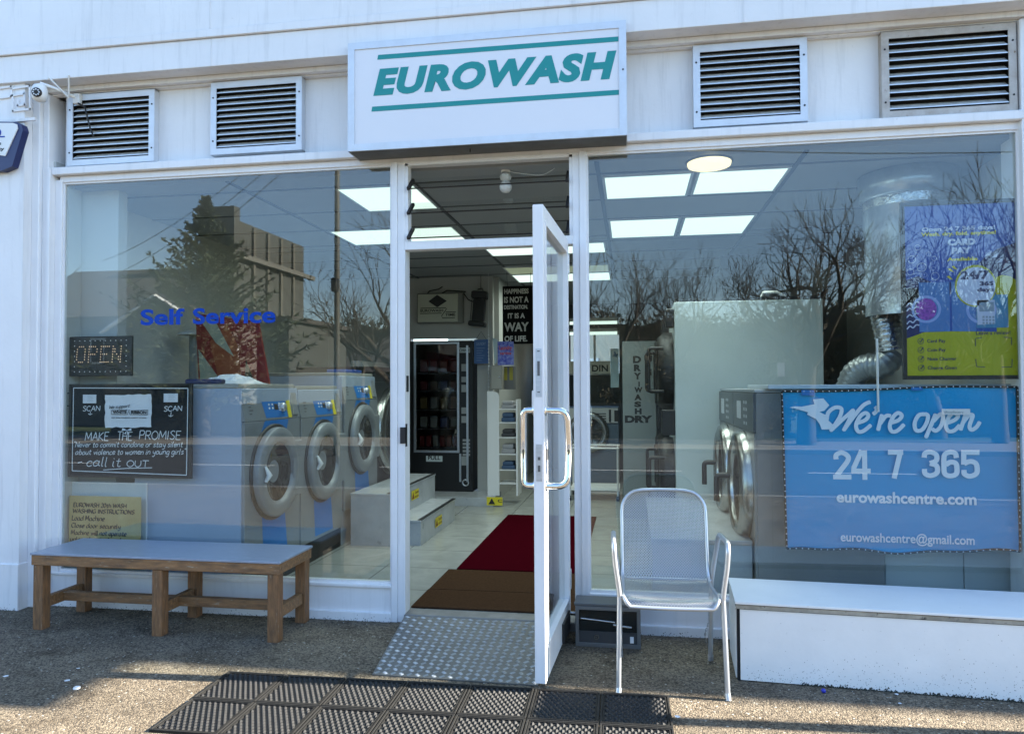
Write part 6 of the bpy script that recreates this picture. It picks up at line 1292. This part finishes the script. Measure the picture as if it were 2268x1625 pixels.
# tall block seen end on
HB_ = 8.6; A_ = P(525, 487, Z=HB_); B_ = P(672, 546, Z=HB_); A_ = np.array([A_[0],-A_[1],0]); B_ = np.array([B_[0],-B_[1],0]); dv = (B_-A_)/np.linalg.norm(B_-A_); nv_ = np.array([dv[1],-dv[0],0]); 
if nv_[1] > 0: nv_ = -nv_
TBk = thing('party_wall', 'tall brown free standing end wall with vertical strips, mirrored in the left window', 'wall', (A_+B_)/2)
def obox(mb, a, b, dn0, dn1, z0, z1):
    c4 = [a+nv_*dn0, b+nv_*dn0, b+nv_*dn1, a+nv_*dn1]; return mb.add([(p[0],p[1],z0) for p in c4]+[(p[0],p[1],z1) for p in c4], [(0,3,2,1),(4,5,6,7),(0,1,5,4),(1,2,6,5),(2,3,7,6),(3,0,4,7)])
mesh('wall', obox(MB(), A_, B_, 0, .75, 0, HB_), RBRICK, TBk); mesh('pier', obox(MB(), A_-dv*.45, A_-dv*.002, -.12, .95, 0, HB_+.5), RBRICK, TBk)
q = MB(); LB_ = np.linalg.norm(B_-A_)
for k in range(1, 5): obox(q, A_+dv*(LB_*k/5-.09), A_+dv*(LB_*k/5+.09), -.12, -.001, 0, HB_-.1)
mesh('pilaster_strip', q, mat('pale brick strip', (.13,.12,.095), .8), TBk)
mesh('ledge', obox(MB(), A_-dv*.02, B_+dv*.7, -.3, -.125, 6.95, 7.15), RRENDER, TBk)
mesh('lower_wing', obox(MB(), A_+dv*1.5, B_+dv*1.6, -1.6, -.41, 0, 4.4), RBRICK, TBk); mesh('wing_roof', obox(MB(), A_+dv*1.4, B_+dv*1.9, -1.8, -.402, 4.402, 4.6), RROOF, TBk)
# dark hipped house further off
hx_ = V(850, 735, 44); HH = thing('hipped_house', 'low dark hipped roof house mirrored next to the left door post', 'house', (hx_[0], hx_[1], 0))
a_ = hx_; mesh('wall', MB().box(a_[0]-4.6, a_[0]+5, a_[1]-8, a_[1], 0, 2.6), RRENDER, HH); mesh('roof', MB().add([(a_[0]-5,a_[1]+.4,2.5),(a_[0]+5.4,a_[1]+.4,2.5),(a_[0]+5.4,a_[1]-8.4,2.5),(a_[0]-5,a_[1]-8.4,2.5),(a_[0]-1,a_[1]-4,a_[2]),(a_[0]+1.5,a_[1]-4,a_[2])], [(0,1,5,4),(1,2,5),(2,3,4,5),(3,0,4)]), RROOF, HH)
# pole and wires
pp = V(745, 860, 11.5); TP = thing('telegraph_pole', 'tall grey street pole with a black box mirrored in the left window', 'pole', (pp[0], pp[1], 0)); bz_ = V(745, 632, 11.5)[2]
mesh('pole_shaft', MB().tube([(pp[0],pp[1],-.12),(pp[0],pp[1],9.0)], [.075,.05], 12), mat('grey painted pole', (.10,.095,.075), .6), TP); mesh('box', MB().box(pp[0]-.07, pp[0]+.07, pp[1]+.05, pp[1]+.2, bz_-.16, bz_+.16, .03), BLACK, TP)
def wire(a, b, sag_): return [tuple(np.array(a)*(1-t)+np.array(b)*t-np.array([0,0,sag_*4*t*(1-t)])) for t in np.linspace(0,1,14)]
q = MB(); 
for k in range(3): q.tube(wire((pp[0],pp[1],8.3-.35*k), (pp[0]-16,-24,7.0-.8*k), .5), .012, 4)
q.tube(wire((pp[0],pp[1],8.5),(pp[0]+26,-14,8.0), .7), .012, 4).tube(wire((pp[0],pp[1],7.6),(pp[0]+26,-14.5,7.2), .8), .012, 4)
mesh('wires', q, BLACK, TP)
# hedges
def hedge(px0, px1, ptop, dist, label, seed, n_, name='hedge'):
    q = random.Random(seed); a = V(px0, 860, dist); b = V(px1, 860, dist); H = V((px0+px1)/2, ptop, dist)[2]; m_ = MB(); m_.box(a[0]+.2, b[0]-.2, a[1]-.9, a[1]-.55, 0, H*.82)
    for k in range(n_): leafcloud(m_, (a[0]+(b[0]-a[0])*q.random(), a[1]-.4+q.uniform(-.2,.2), H*q.uniform(.15,.88)), .55, .5, .45, 170, .06, q)
    solo(name, m_, LEAF2, label, 'hedge', 'hedges across the street')
hedge(1780, 2420, 640, 17.5, 'tall dark ivy hedge mirrored behind the flexible ducts', 41, 110)
hedge(300, 500, 700, 16.8, 'clipped hedge mirrored under the gabled house', 42, 30)
hedge(1300, 1775, 770, 19, 'low dark hedge mirrored under the bare trees on the right', 43, 60)
solo('garden_wall', MB().box(-16, 3.5, -16.3, -16.05, -.02, .95), RBRICK, 'low brown garden wall mirrored along the far side of the street', 'wall')
tl = MB(); rr = random.Random(77); xx = -70; pv = 6.0  # added tree belt, blocks the bright low sky in the reflections
while xx < 60:
    nx_ = xx+rr.uniform(.8, 2.2); h_ = min(7.5, max(3.6, pv+rr.uniform(-.9,.9))); tl.add([(xx,-62,0),(nx_,-62,0),(nx_,-62,h_),(xx,-62,pv),(xx,-66,0),(nx_,-66,0),(nx_,-66,h_),(xx,-66,pv)], [(0,1,2,3),(3,2,6,7)]); leafcloud(tl, (xx,-62,pv), 1.6, 1.0, .8, 60, .22, rr); xx = nx_; pv = h_
o = solo('added_tree_screen', tl, LEAF2, 'added far belt of trees screening off the bright horizon', 'trees'); o['kind'] = 'stuff'
# sign post whose shadow falls on the mats
SP = thing('sign_post', 'street sign post standing by the shop, right of the picture', 'sign post', (3.35, -.93, 0)); mesh('post', MB().tube([(3.35,-.93,0),(3.35,-.93,2.02)], .042, 10), ALU, SP); mesh('sign_plate', MB().box(3.30,3.315,-1.0,-.70,1.72,2.0), ALU, SP)
